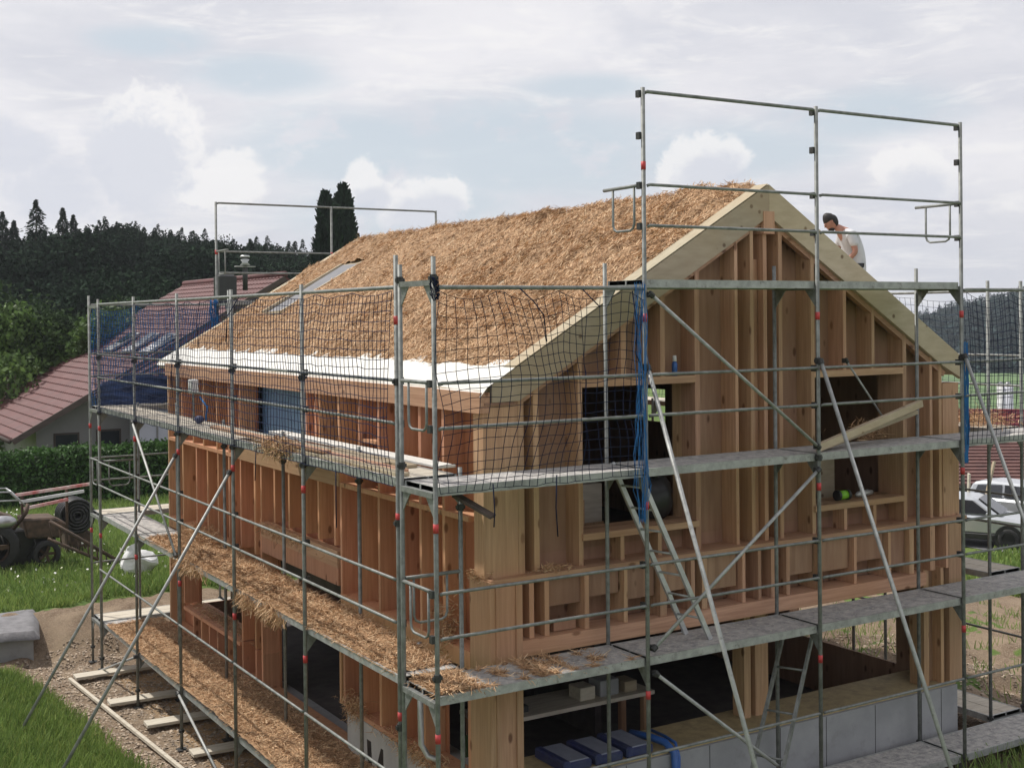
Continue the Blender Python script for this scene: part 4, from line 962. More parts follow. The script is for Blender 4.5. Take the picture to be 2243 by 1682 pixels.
for x, y, z in hb.v:
    q = headpt(x*1.09-.10, y*1.13, z*1.10+.10); q = q if (z > .12 or x < -.05) else headpt(x*.7, y*.7, z*.7)
    vv.append(tuple(q+Vector((0, 0, .004*math.sin(40*x+30*y)))))
hb.v = vv; hb.build('hair', hairm, head, True)
br = MB().ball(hc+hd*.062+hu*-.092, .05, 12, 8, (1, 1, .75)); br.build('beard', hairm, head, True)
skinned('t_shirt', [pl_(-.06, 0, .74), pl_(-.07, 0, 1.10), pl_(-.01, 0, 1.30), pl_(.09, 0, 1.42), pl_(.14, 0, 1.47), pl_(.05, .18, 1.39), pl_(.0, .235, 1.21), pl_(.07, -.18, 1.39), pl_(.11, -.235, 1.23)],
        [(0, 1), (1, 2), (2, 3), (3, 4), (3, 5), (5, 6), (3, 7), (7, 8)], [.19, .165, .17, .125, .07, .085, .066, .085, .066], shirtm, person)
skinned('trousers', [pl_(-.05, 0, .93)]+[nd[i] for i in (12, 13, 14, 16, 17, 18)], [(0, 1), (1, 2), (2, 3), (0, 4), (4, 5), (5, 6)], [.12, .10, .078, .06, .10, .078, .06], denim, person)

# ------------------------------------------------------------------ vegetation
def leafquads(C, Rr, n, size, flat=1.0, shell=.5):
    """random leaf quads in lumps; C (k,3) lump centres, Rr (k,) radii"""
    k = rng.integers(0, len(C), n); d = unit(rng.normal(0, 1, (n, 3))); rad = Rr[k]*(shell+(1-shell)*rng.uniform(0, 1, n)**.5)*rng.uniform(.75, 1.1, n)
    P = C[k]+d*rad[:, None]*np.array([1, 1, flat]); a = unit(rng.normal(0, 1, (n, 3))); b = unit(np.cross(a, rng.normal(0, 1, (n, 3))))
    s = (size*rng.uniform(.6, 1.3, n))[:, None]; return np.stack([P-a*s-b*s*.5, P+a*s*.2-b*s*.6, P+a*s+b*s*.4, P-a*s*.1+b*s*.6], 1)
def tree(label, x, y, z, h, r, mat, n=2600, size=.16, group=None, cat='tree', name='leafy_tree', trunk=.35, flat=.9):
    t = thing(name, label, cat, (x, y, z), group)
    tr = MB().tube([(x, y, z-.3), (x+.05*r, y, z+h*.35), (x, y+.04*r, z+h*.8)], [h*.035, h*.024, h*.008], 8)
    lumps = []; rr = []
    for k in range(16):
        a = random.uniform(0, 6.28); q = random.random()**.6*r*.72; zz = z+h*(trunk+(1-trunk)*random.uniform(.12, .86)); sc = 1-.5*abs((zz-z)/h-.6)
        c = (x+q*math.cos(a)*sc, y+q*math.sin(a)*sc, zz); lumps.append(c); rr.append(r*random.uniform(.28, .46))
        if k < 7: tr.tube([(x, y, z+h*trunk*random.uniform(.8, 1.5)), c], [h*.012, h*.004], 6, False)
    tr.build('trunk', bark, t, True); quads('crown', leafquads(np.array(lumps), np.array(rr), n, size, flat), mat, t); return t
def conifer_quads(x, y, z, h, r, n, size=.35):
    u = rng.uniform(0, 1, n)**.75; lev = np.floor(u*14)/14+rng.normal(0, .012, n); a = rng.uniform(0, 2*np.pi, n); q = rng.uniform(.15, 1, n)**.6
    ph = rng.uniform(0, 6, 1); rad = r*np.maximum(0, 1-u)**.85*q*(.8+.28*np.sin(u*60+ph)+.2*np.sin(a*3+u*30)); P = np.stack([x+rad*np.cos(a), y+rad*np.sin(a), z+h*(.06+.94*u)-rad*.25], 1)
    d = np.stack([np.cos(a), np.sin(a), -.35+rng.normal(0, .25, n)], 1); d = unit(d); b = unit(np.cross(d, rng.normal(0, .4, (n, 3))+[0, 0, 1])); s = (size*rng.uniform(.5, 1.3, n)*(1.1-.8*lev))[:, None]
    return np.stack([P-b*s*.5, P+b*s*.5, P+d*s*1.5+b*s*.25, P+d*s*1.5-b*s*.25], 1)
def conifer(label, x, y, z, h, r, n=2600, size=.3, group=None, name='conifer'):
    t = thing(name, label, 'tree', (x, y, z), group)
    MB().tube([(x, y, z-.5), (x, y, z+h*.97)], [h*.02, h*.003], 8).build('trunk', bark, t, True)
    quads('crown', conifer_quads(x, y, z, h, r, n, size), needle, t); return t
def dirxy(px, dist):
    d = pdir(px, 700); h = Vector((d.x, d.y)).normalized(); return CAMP.x+h.x*dist, CAMP.y+h.y*dist
def zat(py, dist): return CAMP.z+(-(py-704)/2725.2)*dist
# near leafy trees by the neighbour's house
spots = [(-40, 62, 600, 5.2, leafD, 'dark leafy tree at the far left edge'), (60, 60, 640, 2.5, leafL, 'bright green tree in front of the dark wood on the left'), (150, 61, 665, 4.4, leafD, 'dark round tree between the two bright ones'),
         (235, 58, 650, 2.6, leafL, 'second bright green tree above the blue net'), (300, 70, 665, 4.0, leafD, 'dark tree left of the house ridge'), (370, 66, 640, 3.6, leafD, 'olive green tree above the neighbouring roof'), (-10, 70, 760, 4.6, leafD, 'broad dark tree low behind the red roof'), (110, 64, 735, 4.4, leafD, 'dark tree rising behind the red roof verge')]
for px, dist, py, r, mt, lb in spots:
    x, y = dirxy(px, dist); zt = zat(py, dist); z = -2.6; tree(lb, x, y, z, zt-z, r, mt, 9500, .12, 'leafy trees behind the neighbouring house', trunk=.12)
x, y = dirxy(15, 56); tree('light green shrub by the red roof at the left edge', x, y, -2.5, 5.0, 2.6, leafL, 2600, .13, trunk=.05, name='shrub', cat='shrub')
x, y = dirxy(85, 58); tree('thin upright bush beside the red roof verge', x, y, -2.5, 4.9, 1.0, leafL, 900, .12, trunk=.05, name='shrub', cat='shrub')
# tall individual conifers on the skyline
for px, dist, py, r, lb in [(8, 118, 480, 2.6, 'spiky conifer at the left end of the skyline'), (33, 118, 498, 2.2, 'short conifer beside the leftmost on the skyline'), (82, 112, 455, 3.6, 'tallest broad conifer on the left skyline'), (140, 120, 470, 2.8, 'conifer right of the tallest one'), (163, 122, 484, 2.4, 'thin conifer in the dip of the skyline')]:
    x, y = dirxy(px, dist); zt = zat(py, dist); z = H(x, y); conifer(lb, x, y, z, zt-z, r, 4200, .3, 'tall conifers on the left skyline')
tx = thing('columnar_conifer', 'dark pair of columnar conifers rising behind the roof', 'tree', (*dirxy(735, 75), -2), None)
x, y = dirxy(716, 75); x2, y2 = dirxy(755, 75); x3, y3 = dirxy(738, 74)
trk = MB().tube([(x, y, -2), (x, y, zat(440, 75))], [.3, .04], 8).tube([(x2, y2, -2), (x2, y2, zat(425, 75))], [.3, .04], 8); trk.build('trunk', bark, tx, True)
def column(x, y, z0, z1, r, n):
    u = rng.uniform(0, 1, n); a = rng.uniform(0, 6.283, n); rad = r*np.minimum(1, (1-u)*3.2)**.7*np.sqrt(rng.uniform(.2, 1, n))*(1+.3*np.sin(u*23+a*2)); P = np.stack([x+rad*np.cos(a), y+rad*np.sin(a), z0+(z1-z0)*u], 1)
    d = unit(np.stack([np.cos(a)*.5, np.sin(a)*.5, rng.uniform(.5, 1.3, n)], 1)); b = unit(np.cross(d, rng.normal(0, 1, (n, 3)))); s = (.24*rng.uniform(.6, 1.3, n))[:, None]; return np.stack([P-b*s*.5, P+b*s*.5, P+d*s*1.6+b*s*.15, P+d*s*1.6-b*s*.15], 1)
quads('crown', np.concatenate([column(x, y, 1, zat(436, 75), .62, 3200), column(x2, y2, 1, zat(421, 75), .72, 3800), column(x3, y3, 1, zat(470, 75), .75, 2400), column(*dirxy(772, 74), 1, zat(492, 75), .4, 1200), column(*dirxy(706, 74), 1, zat(495, 75), .4, 1200)]), needle, tx)
# the wood on the hillside
FQ = []
prof = [(-200, 500), (0, 520), (60, 505), (120, 500), (170, 498), (200, 478), (235, 472), (260, 490), (300, 498), (350, 500), (400, 505), (440, 506), (470, 513), (500, 512), (560, 520), (600, 527), (650, 532), (690, 540), (760, 545), (900, 570), (1300, 640)]
def skyline(px): return float(np.interp(px, [p[0] for p in prof], [p[1] for p in prof]))
for k in range(250):
    px = random.uniform(-160, 1150) if k < 40 else random.uniform(-120, 780)
    dist = random.choice([95, 108, 122, 138])*random.uniform(.96, 1.04)
    x, y = dirxy(px, dist); zt = zat(skyline(px)+random.uniform(0, 9)+10*max(0, (200-px)/200)*random.random()+(138-dist)*.55, dist); z = H(x, y)-1
    FQ.append(conifer_quads(x, y, z, max(5, zt-z-(1.2 if k % 3 else 0)), random.uniform(2.4, 3.4), 1500, .30))
    if k % 2: FQ.append(leafquads(np.array([(x+random.uniform(-2, 2), y, zt-1.9-random.uniform(0, 1.0)) for _ in range(3)]), np.array([1.5, 1.8, 1.2]), 900, .17))
for k in range(60):
    px = random.uniform(-150, 620); dist = random.uniform(78, 88); x, y = dirxy(px, dist); zt = zat(skyline(px)+random.uniform(75, 150), dist)
    FQ.append(leafquads(np.array([(x+random.uniform(-2, 2), y, zt-1.5-random.uniform(0, 4)) for _ in range(5)]), np.full(5, 2.0), 1500, .15))
tag(quads('forest', np.concatenate(FQ), needle), 'dark conifer wood covering the hillside on the left', 'forest', kind='stuff')
# far right hill
vs = []; fs = []; nx, ny = 60, 24
hp0 = [(1850, 735), (1960, 712), (2010, 703), (2060, 690), (2110, 678), (2170, 668), (2243, 655), (2400, 640), (2700, 640), (3100, 700)]
def hz(px): return float(np.interp(px, [p[0] for p in hp0], [p[1] for p in hp0]))
for i in range(nx+1):
    px = 1650+1500*i/nx
    for j in range(ny+1):
        v = j/ny; dist = 330+240*v; x, y = dirxy(px, dist); zt = zat(hz(px), 560)-8
        zb = -14; vs.append((x, y, zb+(zt-zb)*max(0, math.sin(min(1, v*1.05)*math.pi/2))**1.2+3*nz3(x, y, 0, .02)))
for i in range(nx):
    for j in range(ny): a = i*(ny+1)+j; fs.append((a, a+ny+1, a+ny+2, a+1))
me = bpy.data.meshes.new('hill'); me.from_pydata(vs, [], fs); tag(link_mesh('hill', me, haze_needle, None, True), 'wooded hill on the right', kind='structure')
FQ = []
for k in range(1500):
    px = random.uniform(1880, 2420); v = random.random()**.8; dist = 330+235*v; x, y = dirxy(px, dist); zt = zat(hz(px), 560)-8; z = -14+(zt+14)*max(0, math.sin(min(1, v*1.05)*math.pi/2))**1.2
    if random.random() < .75: FQ.append(conifer_quads(x, y, z-1, random.uniform(6, 10), random.uniform(2, 3.2), 190, .7))
    else: FQ.append(leafquads(np.array([(x, y, z+3)]), np.array([3.2]), 50, 1.2))
tag(quads('far_forest', np.concatenate(FQ), haze_needle), 'distant woodland tinted haze blue on the right hill', 'forest', kind='stuff')
# hedge
hx0, hx1, hy = -6.0, 9.5, 33.2
t = thing('hedge', 'long clipped green hedge in front of the neighbouring house', 'hedge', (2, hy, -2.4))
n = 26000; P = np.stack([rng.uniform(hx0, hx1, n), rng.uniform(hy-.6, hy+.6, n), rng.uniform(-2.45, -.72, n)], 1)
face = rng.integers(0, 3, n); P[face == 0, 1] = hy-.6+rng.normal(0, .06, (face == 0).sum()); P[face == 1, 2] = -.68+rng.normal(0, .07, (face == 1).sum())
P[:, 1] += .0; P[:, 2] += np.array([.10*nz3(a, 0, 0, .9) for a in P[:, 0]])*(P[:, 2] > -1.2)
a = unit(rng.normal(0, 1, (n, 3))); b = unit(np.cross(a, rng.normal(0, 1, (n, 3)))); s = rng.uniform(.04, .085, n)[:, None]
quads('foliage', np.stack([P-a*s-b*s*.5, P+a*s*.2-b*s*.7, P+a*s+b*s*.4, P-a*s*.1+b*s*.7], 1), hedgem, t)
MB().box(hx0+.1, hx1-.1, hy-.45, hy+.45, -2.5, -.9).build('inner_branches', leafD, t)
# meadow flowers in front of the hedge
n = 260; fx = rng.uniform(-1.5, 5.0, n); fy = rng.uniform(17.5, 31.0, n); P = np.array([(a, b, H(a, b)+random.uniform(.12, .3)) for a, b in zip(fx, fy)]); s = .035
a = unit(rng.normal(0, 1, (n, 3))); b = unit(np.cross(a, rng.normal(0, 1, (n, 3)))); tag(quads('meadow_flowers', np.stack([P-a*s, P-b*s, P+a*s, P+b*s], 1), flowerm), 'small white flowers dotted through the meadow', 'flowers', kind='stuff')
# grass blades
def blades(n, smp, l=(.10, .24), w_=(.008, .016)):
    P = []
    while len(P) < n:
        p = smp()
        if p: P.append((p[0], p[1], H(*p)-.01))
    P = np.array(P); a = rng.uniform(0, 6.283, n); t = rng.uniform(.1, .8, n); D = unit(np.stack([np.cos(a)*t, np.sin(a)*t, np.ones(n)], 1)); c = rng.uniform(0, 6.283, n)
    S = unit(np.cross(D, np.stack([np.cos(c), np.sin(c), c*0], 1))); return P, D, S, rng.uniform(*l, n), rng.uniform(*w_, n)
def cat_(*a): return [np.concatenate([q[i] for q in a]) for i in range(5)]
def s_bank():
    y = random.uniform(3.6, 14.4); e = bank_edge(y); x = e-.05-random.random()**.8*4.5+.25*nz3(y, 0, 7, 2); return (x, y)
def s_field():
    x = random.uniform(-2.6, 9.5); y = 16.9+(random.random()**1.4)*15.2; return None if (nz3(x, y, 7, 1.1)*.5+17.1 > y) else (x, y)
def s_front():
    x = random.uniform(7.3, 12.5); y = random.uniform(-2.2, -.05); return (x, y)
def s_right():
    x = random.uniform(10.4, 19); y = random.uniform(1.0, 13); return (x, y) if nz3(x, y, 7, .9) > .12 else None
def s_tuft():
    x = random.uniform(-1.2, 3.2); y = random.uniform(15.9, 17.6); return (x, y)
def s_car():
    return (random.uniform(22, 29), random.uniform(8, 15))
gA = cat_(blades(52000, s_bank, (.10, .26), (.008, .016)), blades(46000, s_field, (.10, .26), (.012, .024)), blades(5000, s_front, (.2, .5), (.008, .016)), blades(1800, s_right, (.08, .25), (.01, .02)), blades(9000, s_car, (.15, .35), (.03, .05)))
tag(ribbons('grass', *gA, grassm), 'lush green grass on the bank and meadow', 'grass', kind='stuff')
# gravel stones on the trench floor
n = 9000; Q = []
for k in range(n):
    y = random.uniform(5.5, 15.3); x = bank_edge(y)+random.uniform(0, 2.0) if k % 3 else random.uniform(9.5, 13)
    if k % 3 == 0: y = random.uniform(-.2, 6)
    s = random.uniform(.012, .035); z = H(x, y)+s*.3; a = random.uniform(0, 6.28); c, d = math.cos(a)*s, math.sin(a)*s
    Q.append([(x-c, y-d, z), (x+d, y-c, z-.3*s), (x+c, y+d, z+.3*s), (x-d, y+c, z)]); Q.append([(x-c, y-d, z), (x+d, y-c, z-.3*s), (x+d*.8, y-c*.8-.02, z-1.2*s), (x-c*.8, y-d*.8-.02, z-1.2*s)])
tag(quads('gravel', np.array(Q), M('gravel_stone', (0.42, 0.34, 0.26), (0.26, 0.2, 0.15), (5, 5, 5), .9, island=.45)), 'loose gravel and clods in the trench beside the house', 'gravel', kind='stuff')

# ------------------------------------------------------------------ neighbour's house
NB = thing('neighbouring_house', 'neighbouring house with big dark red tiled roof beyond the hedge', 'house', (12, 42, -2.4))
ey, ex, ez = 35.2, 2.05, -.4
rx_, rz_ = 12.11, 5.376
yfar = 48.4
def nroof(x):
    return ez+(x-ex)*(rz_-ez)/(rx_-ex)
vs = []; fs = []
xs = [ex-.02]+[ex+.3*k for k in range(1, 30)]+[rx_]
xs = sorted(set([round(v, 3) for v in np.arange(ex, rx_, .34)]+[rx_]))
tmb = MB()
for i in range(len(xs)-1):      # overlapping tile courses, each with its own step and scalloped lower edge
    x0, x1 = xs[i], xs[i+1]; z0, z1 = nroof(x0)+.05, nroof(x1)+.0
    k0 = len(tmb.v); m_ = 70
    for j in range(m_+1):
        y = ey+(yfar-ey)*j/m_; sc = .018*math.sin(j*3.14159)
        w = .03*abs(math.sin(j*1.5708))
        tmb.v += [(x0, y, z0+w), (x1, y, z1+w), (x0, y, z0-.07)]
    for j in range(m_):
        a = k0+3*j; tmb.f += [(a, a+3, a+4, a+1), (a+2, a+5, a+3, a)]
tmb.build('roof', tileR, NB)
MB().prism([(rx_, ey, rz_), (rx_+8, ey, rz_-5.4), (rx_+8, ey, rz_-5.5), (rx_, ey, rz_-.1)], (0, yfar-ey, 0)).build('roof', tileR, NB)
MB().beam((ex, ey-.03, ez-.08), (ex+1.5, ey-.03, nroof(ex+1.5)-.08), .05, .2).beam((ex+1.5, ey-.03, nroof(ex+1.5)-.08), (rx_, ey-.03, rz_-.08), .05, .2).build('verge_board', brownwood, NB)
pw = MB(); lt = [(4.75+k*.95, 35.19, 1.13+.955*k*.5734) for k in range(6)]; lb = [(4.95+k*.93, 33.9, .52+.10*k) for k in range(6)]
for k in range(9):
    f0, f1 = k/9, (k+1)/9; A = [tuple(Vector(p)*(1-f0)+Vector(q)*f0+Vector((0, 0, .0))) for p, q in zip(lt, lb)]; B = [tuple(Vector(p)*(1-f1)+Vector(q)*f1+Vector((0, 0, .06))) for p, q in zip(lt, lb)]; n_ = len(pw.v); pw.v += A+B; pw.f += [(n_+j, n_+j+1, n_+6+j+1, n_+6+j) for j in range(5)]
pw.build('wing_roof', tileR, NB)
MB().tube([(ex-.1, ey, ez-.05), (ex-.1, yfar, ez-.05)], .08, 8).build('gutter', brownwood, NB, True)
MB().tube([(rx_, ey, rz_+.07), (rx_, yfar, rz_+.07)], .13, 8).build('ridge_tiles', tileR, NB, True)
wl = MB().prism([(ex+1.0, ey+1.2, -2.5), (rx_+7, ey+1.2, -2.5), (rx_+7, ey+1.2, .2), (rx_, ey+1.2, rz_-.3), (ex+1.0, ey+1.2, nroof(ex+1.0)-.2)], (0, .3, 0)).build('gable_wall', plaster, NB)
MB().box(ex+1.0, ex+1.3, ey+1.5, yfar-.5, -2.5, nroof(ex+1)-.2).build('side_wall', plaster, NB)
for x0, x1, z0, z1 in ((ex+1.6, ex+2.5, -1.5, -.35), (ex+3.1, ex+4.0, -1.9, -.3), (ex+3.4, ex+3.9, .25, .8)):
    f = MB().box(x0, x1, ey+1.17, ey+1.2, z0, z1).build('window', brownwood, NB); MB().box(x0+.07, x1-.07, ey+1.15, ey+1.168, z0+.07, z1-.07).build('pane', glassd, f)
MB().box(ex+4.3, ex+7.2, ey+.4, ey+1.1, -2.5, .35).build('annexe_wall', plasterw, NB)
MB().box(ex+4.25, ex+4.33, ey+.38, ey+.42, -2.5, .35).box(ex+5.1, ex+5.16, ey+.37, ey+.4, -2.5, .35).build('corner_trim', plaster, NB)
for k, y in enumerate((35.5, 38.0, 40.9)):
    x0, x1 = 6.8, 7.98; a = [(x0, y, nroof(x0)+.10), (x1, y, nroof(x1)+.10), (x1, y+1.15, nroof(x1)+.10), (x0, y+1.15, nroof(x0)+.10)]
    f = MB().prism(a, (0, 0, .10)).build('roof_window', rimm, NB); a = [(p[0]+(.1 if p[0] == x0 else -.1), p[1]+(.08 if p[1] == y else -.08), nroof(p[0])+.205) for p in a]; MB().prism(a, (0, 0, .01)).build('pane', glassd, f)
cx, cy = dirxy(494, 46); ch = MB().box(cx-.32, cx+.32, cy-.32, cy+.32, 4.2, zat(612, 46)).build('chimney', blackp, NB); MB().box(cx-.25, cx+.25, cy-.25, cy+.25, zat(612, 46), zat(607, 46)).build('chimney_cap', stone, ch)
cx, cy = dirxy(538, 48); vp = MB().tube([(cx, cy, 4.8), (cx, cy, zat(583, 48))], .10, 8).build('vent_pipe', steeld, NB, True)
MB().box(cx-.38, cx+.38, cy-.1, cy+.1, zat(592, 48), zat(590, 48)).tube([(cx, cy, zat(588, 48)), (cx, cy, zat(582, 48)), (cx, cy, zat(576, 48)), (cx, cy, zat(573, 48))], [.20, .10, .17, .02], 12).tube([(cx, cy, zat(571, 48)), (cx, cy, zat(567, 48))], [.20, .16], 12).build('cowl', alu, vp, True)
# blue cloth on the scaffold at the far left
tag(heightbed('blue_tarp', lambda a, b: (.1+2.3*a, 14.25+.08*nz3(a*5, b*5, 0, 1), 2.05+.55*b*(.75+.3*math.sin(a*4))+.03*nz3(a*9, b*6, 2, 1)), 0, 1, 0, 1, .03, M('blue_woven_cloth', (0.03, 0.07, 0.20), (0.02, 0.035, 0.09), (3, 3, 9), .7)), 'dark blue cloth bunched on the rear upper deck', 'cloth')

# ------------------------------------------------------------------ tractor, implement, coil, trailer on the meadow
def wheel(parent, c, r, wd, ax=(0, 1, 0), rim=rimm):
    c = Vector(c); ax = Vector(ax).normalized(); pr = [(.62, -.5), (.86, -.5), (.97, -.38), (1, -.15), (1, .15), (.97, .38), (.86, .5), (.62, .5)]
    a = ax.cross(Vector((0, 0, 1))).normalized(); b = ax.cross(a); mb = MB(); n = 24
    for j in range(n):
        t = 6.2832*j/n
        for rr, ww in pr:
            k = r*rr*(1 if j % 2 else .975 if rr > .9 else 1); mb.v.append(tuple(c+(a*math.cos(t)+b*math.sin(t))*k+ax*ww*wd))
    m = len(pr)
    for j in range(n):
        for i in range(m-1): mb.f.append((j*m+i, j*m+i+1, ((j+1) % n)*m+i+1, ((j+1) % n)*m+i))
    w_ = thing('wheel', None, None, (0, 0, 0)) if False else mb.build('wheel', rubber, parent, True)
    rm = MB().tube([c-ax*wd*.42, c-ax*wd*.30, c+ax*wd*.30, c+ax*wd*.42], [r*.60, r*.63, r*.63, r*.60], 20, False)
    rm.tube([c-ax*wd*.2, c+ax*wd*.2], r*.16, 12)
    for j in range(5): t = 6.2832*j/5; e = (a*math.cos(t)+b*math.sin(t)); rm.beam(c+e*r*.1, c+e*r*.62, r*.18, wd*.22, ax)
    rm.build('rim', rim, w_); return w_
TG = -2.4
tr = thing('old_tractor', 'old dark tractor parked on the meadow at the left edge', 'tractor', (-.6, 22.4, TG))
MB().prism([(-1.9, 22.1, -1.45), (-.15, 22.1, -1.5), (-.1, 22.1, -1.15), (-.5, 22.1, -1.0), (-1.9, 22.1, -.92)], (0, .62, 0)).build('bonnet', rust, tr, bevel=.05)
MB().box(-1.9, .05, 22.25, 22.6, -1.95, -1.5).build('engine', blackp, tr, bevel=.03)
MB().ball((-.5, 21.55, -1.16), .2, 16, 10, (1.7, .8, .8)).build('tank', rimm, tr, True)
MB().prism([(.0, 21.7, -1.15), (.75, 21.7, -1.18), (1.05, 21.7, -1.35), (.9, 21.7, -1.7), (.1, 21.7, -1.65)], (0, .9, 0)).build('front_shield', rust, tr, bevel=.04)
MB().prism([(-1.9, 21.9, -1.4), (.45, 21.9, -1.45), (.85, 21.9, -1.75), (.4, 21.9, -2.3), (-1.9, 21.9, -2.35)], (0, .5, 0)).build('chassis', blackp, tr, bevel=.04)
MB().tube([(-.2, 21.85, -1.4), (.1, 21.8, -1.0), (.15, 21.85, -.8)], .05, 8).build('exhaust', rust, tr, True)
fl = MB()
for a, b in (((-1.6, 22.0, -1.0), (-1.6, 22.0, -.42)), ((-1.6, 22.8, -1.0), (-1.6, 22.8, -.42)), ((.1, 22.0, -.85), (-.2, 22.0, -.5)), ((.1, 22.8, -.85), (-.2, 22.8, -.5)), ((-1.6, 22.0, -.42), (-.2, 22.0, -.5)), ((-1.6, 22.8, -.42), (-.2, 22.8, -.5)), ((-.2, 22, -.5), (-.2, 22.8, -.5)), ((-.9, 22.0, -.46), (-.9, 22.0, -.95)), ((-1.6, 22, -.66), (.0, 22, -.72))): fl.tube([a, b], .022, 6)
fl.build('roll_frame', alu, tr, True)
for k in range(5):
    MB().tube([(-1.2+.35*k, 21.8, -1.5), (-1.1+.35*k, 21.7, -1.8), (-1.3+.35*k, 21.75, -2.1)], .02, 6).build('hose', rubber, tr, True)
wheel(tr, (-.72, 21.6, -1.78), .62, .3, rim=rust); wheel(tr, (-1.55, 23.1, -1.75), .62, .3); wheel(tr, (.55, 21.75, TG+.33), .35, .2, rim=rust); wheel(tr, (.55, 23.0, TG+.33), .35, .2, rim=rust)
im = thing('mower_bar', 'dark lattice implement arm reaching down to the grass from the tractor', 'implement', (1.2, 21.2, TG))
k_ = MB()
A, Bq = Vector((.55, 21.3, -1.2)), Vector((2.05, 21.0, -2.25)); A2, B2 = Vector((.5, 21.3, -1.62)), Vector((1.95, 21.0, -2.38))
k_.tube([A, Bq], .045, 8).tube([A2, B2], .04, 8)
for i in range(7): p = A+(Bq-A)*(i/7); q = A2+(B2-A2)*((i+.5)/7); k_.tube([p, q], .02, 6)
k_.build('arm', rust, im, True)
MB().box(1.85, 2.5, 20.9, 21.1, -2.4, -2.28).build('cutter_bar', steeld, im)
MB().box(1.3, 1.95, 23.2, 23.8, TG-.05, -1.86).build('crate', rust).__setitem__('label', 'rusty crate under the pipe coil on the meadow'); bpy.data.objects['crate']['category'] = 'crate'
co = thing('pipe_coil', 'big coil of black corrugated pipe on the meadow behind the tractor', 'pipe coil', (1.75, 24.0, TG))
mb = MB()
for rr in (.10, .18, .26, .34, .42):
    for yy in (-.3, -.15, 0, .15, .3): mb.tube([(1.62+rr*math.cos(a*.2618), 23.5+yy+random.uniform(-.02, .02), -1.42+rr*math.sin(a*.2618)) for a in range(25)], .045, 6, False)
mb.build('coil', blackp, co, True)
tl = thing('trailer_ramp', 'faded red and white ramp boards lying behind the tractor', 'ramp', (.9, 23.2, TG))
for k, (z, ln) in enumerate(((-.66, 1.9), (-.84, 1.6), (-1.02, 1.1))):
    MB().beam((.05+.1*k, 23.0, z-.06), (.05+.1*k+ln, 23.0, z+.09), .05, .075).build('board', pinkred if k != 1 else whitem, tl)
for x in (.2, 1.3): MB().box(x, x+.06, 23.05, 23.12, TG, -.68).build('leg', rust, tl)

# ------------------------------------------------------------------ right side: yard, cars, shed, neighbours
t = tag(heightbed('driveway', lambda a, b: (a, b, H(a, b)+.03), 28.5, 48, 13.5, 20, .7, asph), 'grey asphalt yard with parked cars', kind='structure')
def car(label, x, y, z, rz, paint, clad, sc=1.0, group='cars parked behind the scaffold'):
    t = thing('parked_car', label, 'car', (x, y, z), group); c = math.cos(rz); s = math.sin(rz)
    def T(p): return (x+(p[0]*c-p[1]*s)*sc, y+(p[0]*s+p[1]*c)*sc, z+p[2]*sc)
    def P3(mb, nm, mat, par=None, bev=0, sm=False):
        mb.v = [T(v) for v in mb.v]; return mb.build(nm, mat, par or t, sm, bevel=bev)
    prof = [(-2.15, .45), (-2.2, .85), (-2.1, 1.02), (-1.0, 1.08), (1.0, 1.06), (1.9, .98), (2.2, .82), (2.25, .45)]
    P3(MB().prism([(a, -.88, b) for a, b in prof], (0, 1.76, 0)), 'body', paint, bev=.09*sc)
    cab = [(-2.05, 1.03), (-1.8, 1.58), (-1.2, 1.66), (.35, 1.62), (1.15, 1.05)]
    mb = MB(); n = len(cab); mb.add([(a, -.80+.18*(b-1.03)*1.2, b) for a, b in cab]+[(a, .80-.18*(b-1.03)*1.2, b) for a, b in cab], [tuple(range(n))[::-1], tuple(range(n, 2*n))]+[(i, (i+1) % n, n+(i+1) % n, n+i) for i in range(n)])
    P3(mb, 'cabin', paint, bev=.08*sc)
    for sd in (-1, 1):
        for w4 in ([(-1.75, 1.12), (-1.6, 1.5), (-.72, 1.56), (-.72, 1.12)], [(-.62, 1.12), (-.62, 1.56), (.28, 1.53), (.85, 1.12)]):
            P3(MB().prism([(a, sd*(.815-.2*(b-1.03)), b) for a, b in w4], (0, sd*.012, 0)), 'side_window', glassd)
    P3(MB().prism([(.45, -.6, 1.585), (.45, .6, 1.585), (1.14, .68, 1.10), (1.14, -.68, 1.10)], (.03, 0, .02)), 'windscreen', glassd)
    P3(MB().box(-2.23, 2.28, -.9, .9, .3, .5), 'bumper_cladding', clad, bev=.03)
    for wx in (-1.4, 1.42):
        for sd in (-1, 1):
            P3(MB().tube([(wx, sd*.86, .38), (wx, sd*.90, .38)], .44, 20), 'wheel_arch', clad)
            cc = T((wx, sd*.82, .36)); wheel(t, cc, .35*sc, .22*sc, (-s, c, 0))
    for sd in (-1, 1):
        P3(MB().box(2.12, 2.24, sd*.62-.16, sd*.62+.16, .72, .88), 'headlight', glassd, bev=.02)
        P3(MB().box(.75, .9, sd*.98-.09, sd*.98+.09, 1.05, 1.2), 'wing_mirror', paint, bev=.02)
    P3(MB().box(2.2, 2.27, -.45, .45, .6, .8), 'grille', blackp)
    return t
car('silver off-road car with black wheel arches right behind the corner post', 29.2, 17.0, H(29, 17), R(-62), silver, blackp)
car('silver car at the right edge behind the off-road car', 33.6, 17.8, H(33, 18), R(-75), silver, steeld)
